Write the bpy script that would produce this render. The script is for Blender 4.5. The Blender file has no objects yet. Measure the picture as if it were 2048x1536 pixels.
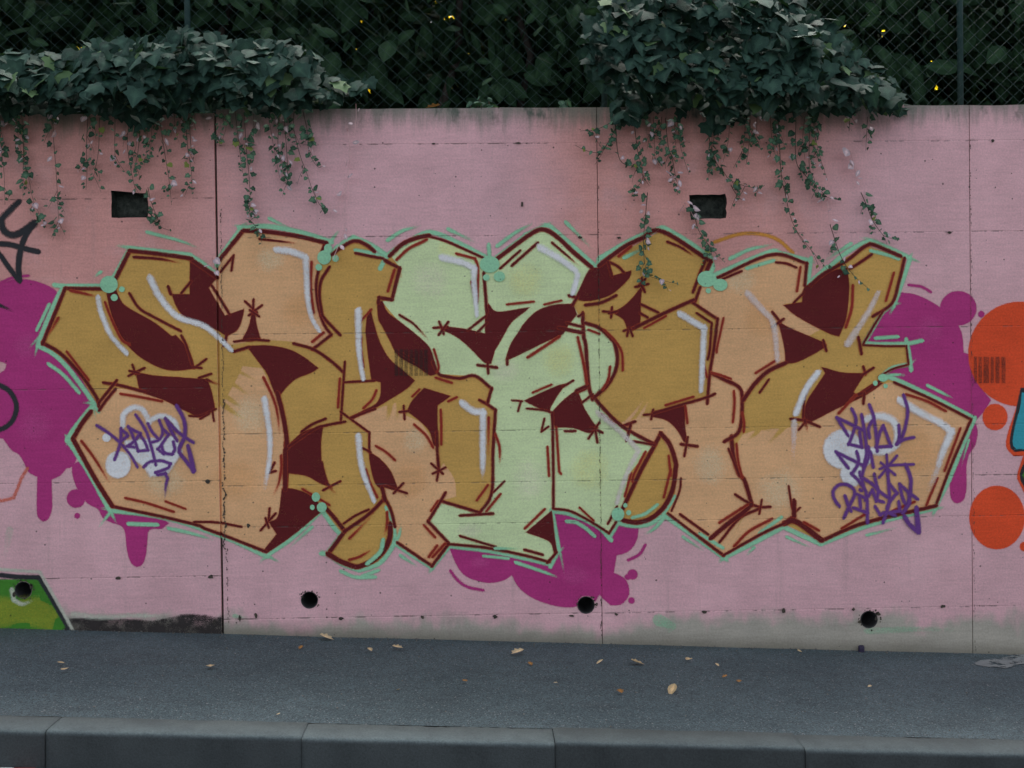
import bpy, bmesh, math, random
from mathutils import Vector, Matrix, geometry, noise as mnoise
random.seed(11)
R = math.radians
S = bpy.context.scene
C = S.collection

# ------------------------------------------------------------------ camera
CAM_LOC = Vector((0.0, -6.0, 1.515))
FPX = 2142.0                                    # focal length in photo pixels (2048 wide)
PITCH, YAW, ROLL = -0.0122, -0.025, -0.012
cam_d = bpy.data.cameras.new('camera')
cam_d.sensor_width = 36.0
cam_d.lens = 36.0 * FPX / 2048.0
cam_d.clip_end = 500.0
cam = bpy.data.objects.new('camera', cam_d)
C.objects.link(cam)
CAM_ROT = (Matrix.Rotation(YAW, 3, 'Z') @ Matrix.Rotation(R(90) + PITCH, 3, 'X') @ Matrix.Rotation(ROLL, 3, 'Z'))
cam.matrix_world = Matrix.Translation(CAM_LOC) @ CAM_ROT.to_4x4()
S.camera = cam

# ------------------------------------------------------------------ sky, sun, exposure
SUN_EL, SUN_AZ = 56.0, 15.0                     # veiled sun high behind the wall and hedge
world = bpy.data.worlds.new('World')
S.world = world
world.use_nodes = True
wn = world.node_tree
bg = wn.nodes['Background']
sky = wn.nodes.new('ShaderNodeTexSky')
sky.sky_type = 'NISHITA'
sky.sun_disc = False
sky.sun_elevation = R(SUN_EL)
sky.sun_rotation = R(SUN_AZ)
sky.air_density = 0.6
sky.dust_density = 4.0
sky.ozone_density = 0.6
veil = wn.nodes.new('ShaderNodeHueSaturation')   # thin overcast: the blue is washed out
veil.inputs['Saturation'].default_value = 0.35
wn.links.new(sky.outputs['Color'], veil.inputs['Color'])
wn.links.new(veil.outputs['Color'], bg.inputs['Color'])
bg.inputs['Strength'].default_value = 0.15
sun_d = bpy.data.lights.new('sun', 'SUN')
sun_d.energy = 1.5
sun_d.angle = R(40)
sun_d.color = (1.0, 0.95, 0.86)
sun = bpy.data.objects.new('sun', sun_d)
C.objects.link(sun)
sdir = Vector((math.sin(R(SUN_AZ)) * math.cos(R(SUN_EL)), math.cos(R(SUN_AZ)) * math.cos(R(SUN_EL)), math.sin(R(SUN_EL))))
sun.rotation_euler = sdir.to_track_quat('Z', 'Y').to_euler()
S.view_settings.view_transform = 'Standard'
S.view_settings.look = 'None'
S.view_settings.exposure = 1.42
S.view_settings.gamma = 1.0
S.view_settings.use_curve_mapping = False
S.render.engine = 'CYCLES'
S.cycles.transparent_max_bounces = 14

# ------------------------------------------------------------------ geometry of the place
GSLOPE = -0.0445                                # the street falls to the right
def gz(x): return GSLOPE * x
WALL_TOP = 2.985
def ray(px, py):
    return CAM_ROT @ Vector(((px - 1024.0) / FPX, -(py - 768.0) / FPX, -1.0))
def on_wall(px, py, y=0.0):
    """a point of the photograph carried back onto the vertical plane at depth y"""
    d = ray(px, py)
    t = (y - CAM_LOC.y) / d.y
    p = CAM_LOC + d * t
    return Vector((p.x, p.z))
def on_ground(px, py):
    d = ray(px, py)
    t = (GSLOPE * CAM_LOC.x - CAM_LOC.z) / (d.z - GSLOPE * d.x)
    return CAM_LOC + d * t
PX = 6.0 / FPX                                  # metres per photo pixel on the wall

# ------------------------------------------------------------------ small helpers
def srgb(r, g, b):
    def f(c):
        c /= 255.0
        return c / 12.92 if c <= 0.04045 else ((c + 0.055) / 1.055) ** 2.4
    return (f(r), f(g), f(b))
LIGHT = (0.479, 0.51, 0.593)                      # how bright and how cool a white wall reads in this light
def pig(r, g, b):
    """pigment (base colour) of a wall paint that reads r,g,b in the evening light"""
    return tuple(min(0.85, c / l) for c, l in zip(srgb(r, g, b), LIGHT))

def tag(o, label=None, cat=None, group=None, kind=None):
    if label: o['label'] = label
    if cat: o['category'] = cat
    if group: o['group'] = group
    if kind: o['kind'] = kind
    return o
def empty(name, loc=(0, 0, 0)):
    o = bpy.data.objects.new(name, None)
    o.location = loc
    o.empty_display_size = 0.1
    C.objects.link(o)
    return o
def link_mesh(name, me, mat=None, parent=None, loc=None):
    o = bpy.data.objects.new(name, me)
    if mat is not None and len(me.materials) == 0: me.materials.append(mat)
    C.objects.link(o)
    if parent is not None: o.parent = parent
    if loc is not None: o.location = loc
    return o
def from_bm(name, bm, mat=None, parent=None, smooth=False):
    me = bpy.data.meshes.new(name)
    bm.to_mesh(me); bm.free()
    if smooth:
        for p in me.polygons: p.use_smooth = True
    return link_mesh(name, me, mat, parent)
def from_py(name, vs, fs, mat=None, parent=None, smooth=False):
    me = bpy.data.meshes.new(name)
    me.from_pydata([tuple(v) for v in vs], [], fs)
    if smooth:
        for p in me.polygons: p.use_smooth = True
    me.update()
    return link_mesh(name, me, mat, parent)
def add_box(bm, x0, x1, y0, y1, z0, z1):
    v = [bm.verts.new(c) for c in ((x0,y0,z0),(x1,y0,z0),(x1,y1,z0),(x0,y1,z0),(x0,y0,z1),(x1,y0,z1),(x1,y1,z1),(x0,y1,z1))]
    for f in ((0,3,2,1),(4,5,6,7),(0,1,5,4),(1,2,6,5),(2,3,7,6),(3,0,4,7)):
        bm.faces.new([v[i] for i in f])
def tube(path, radius, sides=5, radii=None):
    vs, fs = [], []
    n = len(path)
    for i, p in enumerate(path):
        a = path[max(i - 1, 0)]; b = path[min(i + 1, n - 1)]
        t = (Vector(b) - Vector(a)).normalized()
        u = t.cross(Vector((0.31, 0.92, 0.2))).normalized(); w = t.cross(u)
        r = radii[i] if radii else radius
        for k in range(sides):
            an = 2 * math.pi * k / sides
            vs.append(Vector(p) + (u * math.cos(an) + w * math.sin(an)) * r)
    for i in range(n - 1):
        for k in range(sides):
            k2 = (k + 1) % sides
            fs.append((i*sides+k, i*sides+k2, (i+1)*sides+k2, (i+1)*sides+k))
    fs.append(tuple(range(sides))[::-1]); fs.append(tuple((n-1)*sides + k for k in range(sides)))
    return vs, fs
# ------------------------------------------------------------------ materials
class NT:
    def __init__(self, tree): self.t = tree
    def n(self, kind, **kw):
        nd = self.t.nodes.new(kind)
        for k, v in kw.items():
            if k == 'ins':
                for kk, vv in v.items():
                    if hasattr(vv, 'is_output'): self.t.links.new(vv, nd.inputs[kk])
                    else: nd.inputs[kk].default_value = vv
            else: setattr(nd, k, v)
        return nd
    def math(self, op, a, b=None, c=None, clamp=False):
        nd = self.t.nodes.new('ShaderNodeMath'); nd.operation = op; nd.use_clamp = clamp
        for i, v in enumerate((a, b, c)):
            if v is None: continue
            if hasattr(v, 'is_output'): self.t.links.new(v, nd.inputs[i])
            else: nd.inputs[i].default_value = v
        return nd.outputs[0]
    def mix(self, fac, a, b, mode='MIX'):
        nd = self.t.nodes.new('ShaderNodeMix'); nd.data_type = 'RGBA'; nd.blend_type = mode
        for sock, v in ((nd.inputs[0], fac), (nd.inputs[6], a), (nd.inputs[7], b)):
            if hasattr(v, 'is_output'): self.t.links.new(v, sock)
            elif isinstance(v, (int, float)): sock.default_value = v
            else: sock.default_value = (*v, 1.0)
        return nd.outputs[2]
    def ramp(self, v, lo, hi):
        nd = self.t.nodes.new('ShaderNodeMapRange'); nd.interpolation_type = 'SMOOTHSTEP'
        self.t.links.new(v, nd.inputs[0]); nd.inputs[1].default_value = lo; nd.inputs[2].default_value = hi
        return nd.outputs[0]
    def noise(self, vec, scale, detail=3.0, rough=0.55):
        nd = self.t.nodes.new('ShaderNodeTexNoise')
        self.t.links.new(vec, nd.inputs['Vector'])
        nd.inputs['Scale'].default_value = scale; nd.inputs['Detail'].default_value = detail; nd.inputs['Roughness'].default_value = rough
        return nd.outputs['Fac']
    def vscale(self, vec, s):
        nd = self.t.nodes.new('ShaderNodeVectorMath'); nd.operation = 'MULTIPLY'
        self.t.links.new(vec, nd.inputs[0]); nd.inputs[1].default_value = s
        return nd.outputs[0]
    def bump(self, h, strength=0.5, dist=0.01, normal=None):
        nd = self.t.nodes.new('ShaderNodeBump')
        nd.inputs['Strength'].default_value = strength; nd.inputs['Distance'].default_value = dist
        self.t.links.new(h, nd.inputs['Height'])
        if normal is not None: self.t.links.new(normal, nd.inputs['Normal'])
        return nd.outputs[0]

def new_mat(name):
    m = bpy.data.materials.new(name); m.use_nodes = True
    nt = NT(m.node_tree)
    return m, nt, m.node_tree.nodes['Principled BSDF']

# courses of the formwork, read off the photograph (photo y at a photo x), main panels and left panel
MAIN_Z = [on_wall(1030, y).y for y in (287, 471, 663, 861, 964, 1046, 1229)]
LEFT_Z = [on_wall(200, y).y for y in (398, 778, 965, 1156)]
JX = [on_wall(437, 700).x, on_wall(1199, 760).x, on_wall(1942, 760).x]      # vertical joints

# shared relief of the cast concrete: pits, grain, grime along the courses
grp = bpy.data.node_groups.new('cast_concrete', 'ShaderNodeTree')
grp.interface.new_socket('Pits', in_out='OUTPUT', socket_type='NodeSocketFloat')
grp.interface.new_socket('Line', in_out='OUTPUT', socket_type='NodeSocketFloat')
grp.interface.new_socket('Tone', in_out='OUTPUT', socket_type='NodeSocketFloat')
grp.interface.new_socket('Height', in_out='OUTPUT', socket_type='NodeSocketFloat')
g = NT(grp)
go = g.n('NodeGroupOutput')
pos = g.n('ShaderNodeNewGeometry').outputs['Position']
flat = g.vscale(pos, (1, 0, 1))
vor = g.n('ShaderNodeTexVoronoi', ins={'Vector': flat, 'Scale': 20.0})
vc = g.n('ShaderNodeSeparateColor', ins={'Color': vor.outputs['Color']})
thr = g.math('MULTIPLY_ADD', vc.outputs[0], 0.21, -0.10)
pits = g.math('MULTIPLY', g.math('LESS_THAN', vor.outputs['Distance'], thr), 0.8)
groove = g.n('ShaderNodeAttribute', attribute_name='groove').outputs['Fac']
line = g.math('MULTIPLY', groove, g.ramp(g.noise(flat, 12.0, 3, 0.75), 0.48, 0.6))
tone = g.math('MULTIPLY_ADD', g.noise(flat, 2.6, 4, 0.65), 0.52, 0.74)
grain = g.noise(g.vscale(pos, (3, 0, 26)), 2.0, 3, 0.6)
fine = g.noise(flat, 90.0, 1, 0.7)
tone = g.math('ADD', tone, g.math('MULTIPLY_ADD', grain, 0.30, -0.15))
tone = g.math('ADD', tone, g.math('MULTIPLY_ADD', fine, 0.42, -0.21))
h = g.math('ADD', g.math('MULTIPLY', grain, 0.5), g.math('MULTIPLY', fine, 0.35))
h = g.math('SUBTRACT', h, g.math('MULTIPLY', pits, 1.6))
h = g.math('SUBTRACT', h, g.math('MULTIPLY', line, 1.2))
for nm, o in (('Pits', pits), ('Line', line), ('Tone', tone), ('Height', h)):
    grp.links.new(o, go.inputs[nm])

def paint_mat(name, col, alpha_max=1.0, rough=0.62, soft=0.35, worn=1.0, thin=None, patchy=0.0):
    """spray paint on the cast concrete: thins out at the rim of a stroke, follows pits and courses"""
    m, t, b = new_mat(name)
    gr = t.n('ShaderNodeGroup'); gr.node_tree = grp
    at = t.n('ShaderNodeAttribute', attribute_name='cover')
    c = col if thin is None else t.mix(t.ramp(at.outputs['Fac'], 0.25, 0.95), thin, col)   # a thin pass of the can dries lighter
    c = t.mix(1.0, c, gr.outputs['Tone'], 'MULTIPLY')
    c = t.mix(t.math('MULTIPLY', gr.outputs['Line'], 0.55 * worn), c, srgb(96, 92, 88))
    c = t.mix(t.math('MULTIPLY', gr.outputs['Pits'], 0.75), c, srgb(45, 42, 40))
    m.node_tree.links.new(c, b.inputs['Base Color'])
    b.inputs['Roughness'].default_value = rough
    b.inputs['Specular IOR Level'].default_value = 0.14
    m.node_tree.links.new(t.bump(gr.outputs['Height'], 0.35, 0.004), b.inputs['Normal'])
    p = t.n('ShaderNodeNewGeometry').outputs['Position']
    # the can lays down fine droplets: dense in the stroke, scattered towards its rim
    fl = t.vscale(p, (1, 0, 1))
    dv = t.n('ShaderNodeTexVoronoi', ins={'Vector': fl, 'Scale': 800.0})
    drop = t.n('ShaderNodeSeparateColor', ins={'Color': dv.outputs['Color']}).outputs[0]
    a = t.ramp(at.outputs['Fac'], 0.0, 1.0)
    if patchy:
        pn = t.noise(fl, 9.0, 3, 0.7)
        a = t.math('SUBTRACT', a, t.math('MULTIPLY', t.ramp(pn, 0.42, 0.7), patchy))
    a = t.math('GREATER_THAN', t.math('MULTIPLY', a, alpha_max if alpha_max < 0.9 else 1.0), t.math('MULTIPLY_ADD', drop, 0.96, 0.02))
    m.node_tree.links.new(a, b.inputs['Alpha'])
    return m

PAINT = {
    'ochre':  paint_mat('ochre_spray', pig(153, 124, 71)),
    'peach':  paint_mat('peach_spray', pig(190, 137, 106)),
    'green':  paint_mat('pale_green_spray', pig(157, 175, 142)),
    'dark':   paint_mat('oxblood_spray', pig(72, 21, 25), thin=pig(140, 56, 38), patchy=0.07),
    'red':    paint_mat('thin_oxblood_spray', pig(106, 34, 29), alpha_max=0.94, thin=pig(150, 66, 44), soft=0.5),
    'mint':   paint_mat('mint_spray', pig(112, 161, 138), alpha_max=0.95),
    'white':  paint_mat('white_spray', pig(174, 187, 187), alpha_max=0.92, soft=0.6, patchy=0.22),
    'mauve':  paint_mat('mauve_white_spray', pig(172, 166, 172), alpha_max=0.75, soft=0.6, patchy=0.2),
    'purple': paint_mat('magenta_spray', pig(134, 42, 101)),
    'violet': paint_mat('violet_marker', pig(80, 48, 110), alpha_max=0.95),
    'black':  paint_mat('black_spray', pig(36, 38, 44)),
    'orange': paint_mat('orange_spray', pig(192, 62, 36)),
    'cyan':   paint_mat('cyan_spray', pig(42, 120, 140)),
    'leafgreen': paint_mat('grass_green_spray', pig(50, 100, 36)),
    'yellowgreen': paint_mat('yellow_green_spray', pig(110, 118, 40), alpha_max=0.7, soft=0.6),
    'mustard': paint_mat('mustard_spray', pig(156, 110, 52)),
    'rust':   paint_mat('rust_spray', pig(160, 84, 72), alpha_max=0.75, soft=0.5),
    'mist': paint_mat('black_mist', pig(36, 34, 34), alpha_max=0.46, soft=0.6, patchy=0.25),
    'soot': paint_mat('worn_black_paint', pig(40, 38, 40), alpha_max=0.93, soft=0.8, patchy=0.55),
    'palepeach': paint_mat('pale_peach_mist', pig(196, 160, 138), alpha_max=0.5, soft=0.5, patchy=0.3),
    'warmpeach': paint_mat('warm_peach_mist', pig(184, 134, 96), alpha_max=0.5, soft=0.5, patchy=0.3),
    'palegreen': paint_mat('pale_green_mist', pig(170, 190, 160), alpha_max=0.5, soft=0.5, patchy=0.3),
    'limegreen': paint_mat('yellow_green_mist', pig(170, 182, 128), alpha_max=0.5, soft=0.5, patchy=0.3),
    'palepurple': paint_mat('pale_magenta_mist', pig(146, 60, 116), alpha_max=0.5, soft=0.5, patchy=0.3),
    'limewash': paint_mat('limewash', pig(150, 156, 152), alpha_max=0.8, soft=0.6),
}

def wall_material():
    m, t, b = new_mat('pink_painted_concrete')
    gr = t.n('ShaderNodeGroup'); gr.node_tree = grp
    p = t.n('ShaderNodeNewGeometry').outputs['Position']
    s = t.n('ShaderNodeSeparateXYZ', ins={'Vector': p})
    x, z = s.outputs[0], s.outputs[2]
    fl = t.vscale(p, (1, 0, 1))
    n1 = t.noise(fl, 0.9, 5, 0.6); n2 = t.noise(fl, 3.5, 5, 0.65)
    # two coats of pink: the older salmon coat shows to the left and under the right-hand ivy
    old = t.ramp(t.math('ADD', t.math('MULTIPLY', x, -1.0), t.math('MULTIPLY', n1, 0.9)), 1.2, 2.3)
    dx = t.math('ABSOLUTE', t.math('SUBTRACT', x, 1.15))
    r2 = t.ramp(t.math('SUBTRACT', t.math('MULTIPLY_ADD', n1, 0.8, 0.75), dx), 0.05, 0.7)
    up = t.ramp(t.math('MULTIPLY_ADD', n2, 0.5, z), 1.55, 2.35)
    salmon = t.math('MULTIPLY', t.math('MAXIMUM', old, r2), up)
    c = t.mix(t.math('MULTIPLY', salmon, 0.85), pig(165, 134, 147), pig(160, 116, 115))
    c = t.mix(t.math('MULTIPLY', t.ramp(n2, 0.5, 0.75), 0.35), c, pig(158, 134, 145))
    # roller left off at the foot: bare grey concrete with an uneven edge
    zl = t.math('MULTIPLY_ADD', x, -GSLOPE, z)
    wash = t.noise(t.vscale(p, (1, 0, 0.7)), 2.3, 4, 0.7)
    v = t.math('ADD', t.math('MULTIPLY', zl, 5.5), t.math('MULTIPLY_ADD', wash, 2.6, -1.3))
    v = t.math('SUBTRACT', v, t.math('MULTIPLY', t.ramp(x, 0.2, 1.6), 0.55))
    bare = t.math('MULTIPLY', t.math('SUBTRACT', 1.0, t.ramp(v, 0.15, 0.75)), 0.92)
    c = t.mix(bare, c, t.mix(n2, pig(106, 110, 108), pig(140, 141, 136)))
    run = t.ramp(t.noise(t.vscale(p, (7, 0, 0.5)), 1.6, 4, 0.7), 0.56, 0.75)
    c = t.mix(t.math('MULTIPLY', run, 0.22), c, pig(112, 100, 104))
    grime = t.math('MULTIPLY', t.math('SUBTRACT', 1.0, t.ramp(t.math('MULTIPLY_ADD', n2, -0.10, zl), -0.07, 0.05)), 0.6)
    c = t.mix(grime, c, pig(58, 58, 50))
    # moss and run-off streaks hanging from the top edge
    st = t.noise(t.vscale(p, (9, 0, 1.2)), 1.0, 5, 0.7)
    top = t.ramp(t.math('ADD', z, t.math('MULTIPLY_ADD', st, 0.40, -0.20)), WALL_TOP - 0.16, WALL_TOP + 0.02)
    c = t.mix(t.math('MULTIPLY', top, 0.8), c, pig(70, 86, 80))
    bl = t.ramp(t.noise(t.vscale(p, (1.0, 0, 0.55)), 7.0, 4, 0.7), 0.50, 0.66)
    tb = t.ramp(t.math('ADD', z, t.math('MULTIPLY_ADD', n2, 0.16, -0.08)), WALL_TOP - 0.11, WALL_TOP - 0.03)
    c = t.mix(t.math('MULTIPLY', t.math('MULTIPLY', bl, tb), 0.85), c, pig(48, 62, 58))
    c = t.mix(1.0, c, gr.outputs['Tone'], 'MULTIPLY')
    c = t.mix(t.math('MULTIPLY', gr.outputs['Line'], 0.75), c, pig(70, 66, 66))
    c = t.mix(gr.outputs['Pits'], c, pig(48, 44, 44))
    m.node_tree.links.new(c, b.inputs['Base Color'])
    b.inputs['Roughness'].default_value = 0.8
    b.inputs['Specular IOR Level'].default_value = 0.25
    m.node_tree.links.new(t.bump(gr.outputs['Height'], 0.5, 0.004), b.inputs['Normal'])
    return m
M_WALL = wall_material()

def noisy_mat(name, c1, c2, scale=8.0, rough=0.85, bump=0.3, bdist=0.01, fine=0.0, spec=0.3, detail=5):
    m, t, b = new_mat(name)
    p = t.n('ShaderNodeTexCoord').outputs['Object']
    n = t.noise(p, scale, detail, 0.65)
    c = t.mix(t.ramp(n, 0.3, 0.7), c1, c2)
    if fine:
        f = t.noise(p, scale * 14, 2, 0.7)
        c = t.mix(t.math('MULTIPLY', t.ramp(f, 0.35, 0.75), fine), c, tuple(min(1, v * 2.4 + 0.02) for v in c2))
    m.node_tree.links.new(c, b.inputs['Base Color'])
    b.inputs['Roughness'].default_value = rough
    b.inputs['Specular IOR Level'].default_value = spec
    m.node_tree.links.new(t.bump(n, bump, bdist), b.inputs['Normal'])
    return m
M_HOLE = noisy_mat('mossy_hole_concrete', (0.075, 0.085, 0.07), (0.018, 0.024, 0.02), 26, bump=1.0, bdist=0.03)
M_CRACK = noisy_mat('spalled_crack', (0.035, 0.03, 0.028), (0.10, 0.085, 0.06), 60)
M_PIPE = noisy_mat('grey_plastic_pipe', (0.05, 0.05, 0.05), (0.03, 0.03, 0.03), 30, rough=0.5)

def asphalt(name, c1, c2):
    m, t, b = new_mat(name)
    p = t.n('ShaderNodeNewGeometry').outputs['Position']
    big = t.noise(p, 1.3, 5, 0.6); mid = t.noise(p, 9.0, 4, 0.65)
    vor = t.n('ShaderNodeTexVoronoi', ins={'Vector': p, 'Scale': 190.0})
    vc = t.n('ShaderNodeSeparateColor', ins={'Color': vor.outputs['Color']})
    c = t.mix(t.ramp(big, 0.3, 0.7), c1, c2)
    c = t.mix(t.math('MULTIPLY', t.ramp(mid, 0.4, 0.75), 0.35), c, tuple(v * 0.62 for v in c1))
    c = t.mix(1.0, c, t.math('MULTIPLY_ADD', vc.outputs[0], 1.0, 0.5), 'MULTIPLY')
    gum = t.n('ShaderNodeTexVoronoi', ins={'Vector': p, 'Scale': 2.6})
    gc = t.n('ShaderNodeSeparateColor', ins={'Color': gum.outputs['Color']})
    gm = t.math('LESS_THAN', gum.outputs['Distance'], t.math('MULTIPLY_ADD', gc.outputs[0], 0.07, -0.022))
    c = t.mix(t.math('MULTIPLY', gm, 0.5), c, t.mix(gc.outputs[1], (0.025, 0.028, 0.03), (0.16, 0.18, 0.18)))
    wear = t.ramp(t.noise(t.vscale(p, (0.6, 2.2, 1)), 2.4, 4, 0.7), 0.48, 0.72)
    c = t.mix(t.math('MULTIPLY', wear, 0.30), c, (0.035, 0.042, 0.046))
    spk = t.math('MULTIPLY', t.math('GREATER_THAN', vc.outputs[1], 0.985), 0.7)
    c = t.mix(spk, c, (0.32, 0.32, 0.31))
    m.node_tree.links.new(c, b.inputs['Base Color'])
    b.inputs['Roughness'].default_value = 0.8
    b.inputs['Specular IOR Level'].default_value = 0.35
    hh = t.math('SUBTRACT', t.math('MULTIPLY', vc.outputs[0], 0.5), vor.outputs['Distance'])
    m.node_tree.links.new(t.bump(hh, 0.55, 0.006), b.inputs['Normal'])
    return m
M_WALK = asphalt('sidewalk_asphalt', (0.062, 0.092, 0.103), (0.084, 0.118, 0.130))
M_ROAD = asphalt('road_asphalt', (0.04, 0.043, 0.046), (0.055, 0.058, 0.06))
def kerb_mat():
    m, t, b = new_mat('kerb_concrete')
    p = t.n('ShaderNodeTexCoord').outputs['Object']
    oi = t.n('ShaderNodeObjectInfo').outputs['Random']
    pw = t.n('ShaderNodeNewGeometry').outputs['Position']
    s = t.n('ShaderNodeSeparateXYZ', ins={'Vector': p})
    n = t.noise(pw, 7.0, 4, 0.65); f = t.noise(pw, 120.0, 2, 0.7)
    c = t.mix(t.ramp(n, 0.3, 0.7), (0.096, 0.126, 0.130), (0.070, 0.093, 0.098))
    c = t.mix(1.0, c, t.math('MULTIPLY_ADD', f, 1.0, 0.5), 'MULTIPLY')
    # shade of the riser painted into its colour, up to the worn arris
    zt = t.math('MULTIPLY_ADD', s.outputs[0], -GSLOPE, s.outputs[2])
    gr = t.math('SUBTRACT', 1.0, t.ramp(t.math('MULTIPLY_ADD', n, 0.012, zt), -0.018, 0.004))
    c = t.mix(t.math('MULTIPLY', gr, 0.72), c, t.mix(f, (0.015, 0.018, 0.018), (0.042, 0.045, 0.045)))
    c = t.mix(1.0, c, t.math('MULTIPLY_ADD', oi, 0.25, 0.88), 'MULTIPLY')
    m.node_tree.links.new(c, b.inputs['Base Color'])
    b.inputs['Roughness'].default_value = 0.85
    m.node_tree.links.new(t.bump(f, 0.4, 0.004), b.inputs['Normal'])
    return m
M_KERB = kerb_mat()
M_SOIL = noisy_mat('dark_leaf_mould', (0.03, 0.026, 0.02), (0.015, 0.014, 0.012), 6)
M_BACK = noisy_mat('wall_core_concrete', (0.2, 0.2, 0.19), (0.14, 0.14, 0.135), 6)
M_FENCE = noisy_mat('green_plastic_coating', (0.024, 0.060, 0.058), (0.032, 0.072, 0.068), 12, rough=0.5, bump=0.05)

def leaf_mat(name, c1, c2, young=None, rough=0.42, trans=0.15, spec=0.45):
    m, t, b = new_mat(name)
    oi = t.n('ShaderNodeObjectInfo').outputs['Random']
    gi = t.n('ShaderNodeNewGeometry').outputs['Random Per Island']
    rnd = t.math('FRACT', t.math('ADD', oi, gi))
    p = t.n('ShaderNodeTexCoord').outputs['Object']
    c = t.mix(rnd, c1, c2)
    nz = t.noise(p, 24.0, 3)
    c = t.mix(t.math('MULTIPLY', t.ramp(nz, 0.4, 0.75), 0.35), c, tuple(v * 1.7 for v in c2))
    rib = t.n('ShaderNodeAttribute', attribute_name='rib').outputs['Fac']
    c = t.mix(t.ramp(rib, 0.3, 1.0), c, t.mix(1.0, c, (1.7, 1.6, 1.5), 'MULTIPLY'))
    if young: c = t.mix(t.math('GREATER_THAN', rnd, 0.965), c, young)
    m.node_tree.links.new(c, b.inputs['Base Color'])
    b.inputs['Roughness'].default_value = rough
    b.inputs['Specular IOR Level'].default_value = spec
    m.node_tree.links.new(t.bump(nz, 0.25, 0.01), b.inputs['Normal'])
    tr = t.n('ShaderNodeBsdfTranslucent')
    m.node_tree.links.new(t.mix(1.0, c, (1.6, 1.7, 0.6), 'MULTIPLY'), tr.inputs['Color'])
    mx = t.n('ShaderNodeMixShader', ins={0: trans})
    m.node_tree.links.new(b.outputs[0], mx.inputs[1]); m.node_tree.links.new(tr.outputs[0], mx.inputs[2])
    m.node_tree.links.new(mx.outputs[0], m.node_tree.nodes['Material Output'].inputs['Surface'])
    return m
M_IVY = leaf_mat('ivy_leaf', (0.010, 0.030, 0.023), (0.034, 0.076, 0.058), young=(0.10, 0.18, 0.08), rough=0.62, spec=0.12, trans=0.08)
M_IVY_SMALL = leaf_mat('young_ivy_leaf', (0.020, 0.055, 0.038), (0.10, 0.20, 0.13), young=(0.24, 0.30, 0.08), trans=0.12, rough=0.6, spec=0.15)
M_IVY_PAINTED = leaf_mat('paint_spattered_leaf', (0.45, 0.36, 0.40), (0.60, 0.48, 0.52), trans=0.05, rough=0.7)
M_LAUREL = leaf_mat('hedge_leaf', (0.008, 0.022, 0.010), (0.026, 0.060, 0.030), trans=0.08, rough=0.65, spec=0.06)
M_YELLOW = leaf_mat('yellowing_leaf', (0.50, 0.42, 0.03), (0.62, 0.55, 0.08), trans=0.6, rough=0.6, spec=0.2)
M_STEM = noisy_mat('ivy_stem', (0.07, 0.06, 0.04), (0.11, 0.085, 0.06), 20)
M_STEM_PINK = noisy_mat('paint_spattered_stem', pig(166, 142, 150), pig(150, 120, 128), 20)
M_BARK = noisy_mat('dark_bark', (0.045, 0.036, 0.028), (0.025, 0.02, 0.016), 14)
M_DRY = leaf_mat('dry_tan_leaf', (0.42, 0.31, 0.17), (0.56, 0.45, 0.28), trans=0.05, rough=0.7, spec=0.2)
M_DRY2 = leaf_mat('dry_brown_leaf', (0.24, 0.12, 0.04), (0.32, 0.17, 0.06), trans=0.05, rough=0.7, spec=0.2)
# ------------------------------------------------------------------ the wall: panels, joints, holes
TILES = {k: v for k, v in zip('ABCDEFGHIJKLMNOPQR', [(x, y) for x in (0, 350, 700, 1050, 1400, 1648) for y in (400, 650, 900)])}
def pts(text):
    """'A 10,20 30,40 / B ...' -> photo pixels; a capital picks a tile of the tracing, X is the whole picture"""
    out, tile, k = [], (0, 0), 1.0
    for w in text.replace('/', ' ').split():
        if w == 'X': tile, k = (0, 0), 1.0
        elif w in TILES: tile, k = TILES[w], 1 / 5.12
        else:
            a, b = w.split(',')
            out.append((tile[0] + float(a) * k, tile[1] + float(b) * k))
    return out
def turn(a, b, c):
    u = (b[0]-a[0], b[1]-a[1]); v = (c[0]-b[0], c[1]-b[1])
    return abs(math.atan2(u[0]*v[1]-u[1]*v[0], u[0]*v[0]+u[1]*v[1]))
def crom(P, closed, sub, lim=R(52)):
    """smooth a traced line, keeping its real corners"""
    n = len(P)
    if n < 3: return list(P), [True] * n
    out, corner = [], []
    segs = n if closed else n - 1
    def isc(i):
        if not closed and (i <= 0 or i >= n - 1): return True
        return turn(P[(i-1) % n], P[i % n], P[(i+1) % n]) > lim
    for i in range(segs):
        p1, p2 = P[i % n], P[(i+1) % n]
        p0 = P[(i-1) % n] if not isc(i) else (2*p1[0]-p2[0], 2*p1[1]-p2[1])
        p3 = P[(i+2) % n] if not isc(i+1) else (2*p2[0]-p1[0], 2*p2[1]-p1[1])
        d = math.hypot(p2[0]-p1[0], p2[1]-p1[1])
        m = max(1, min(sub, int(d / 5)))
        for k in range(m):
            t = k / m
            q = tuple(0.5*((2*p1[j]) + (-p0[j]+p2[j])*t + (2*p0[j]-5*p1[j]+4*p2[j]-p3[j])*t*t + (-p0[j]+3*p1[j]-3*p2[j]+p3[j])*t**3) for j in (0, 1))
            out.append(q); corner.append(k == 0 and isc(i))
    if not closed: out.append(P[-1]); corner.append(True)
    return out, corner

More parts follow.
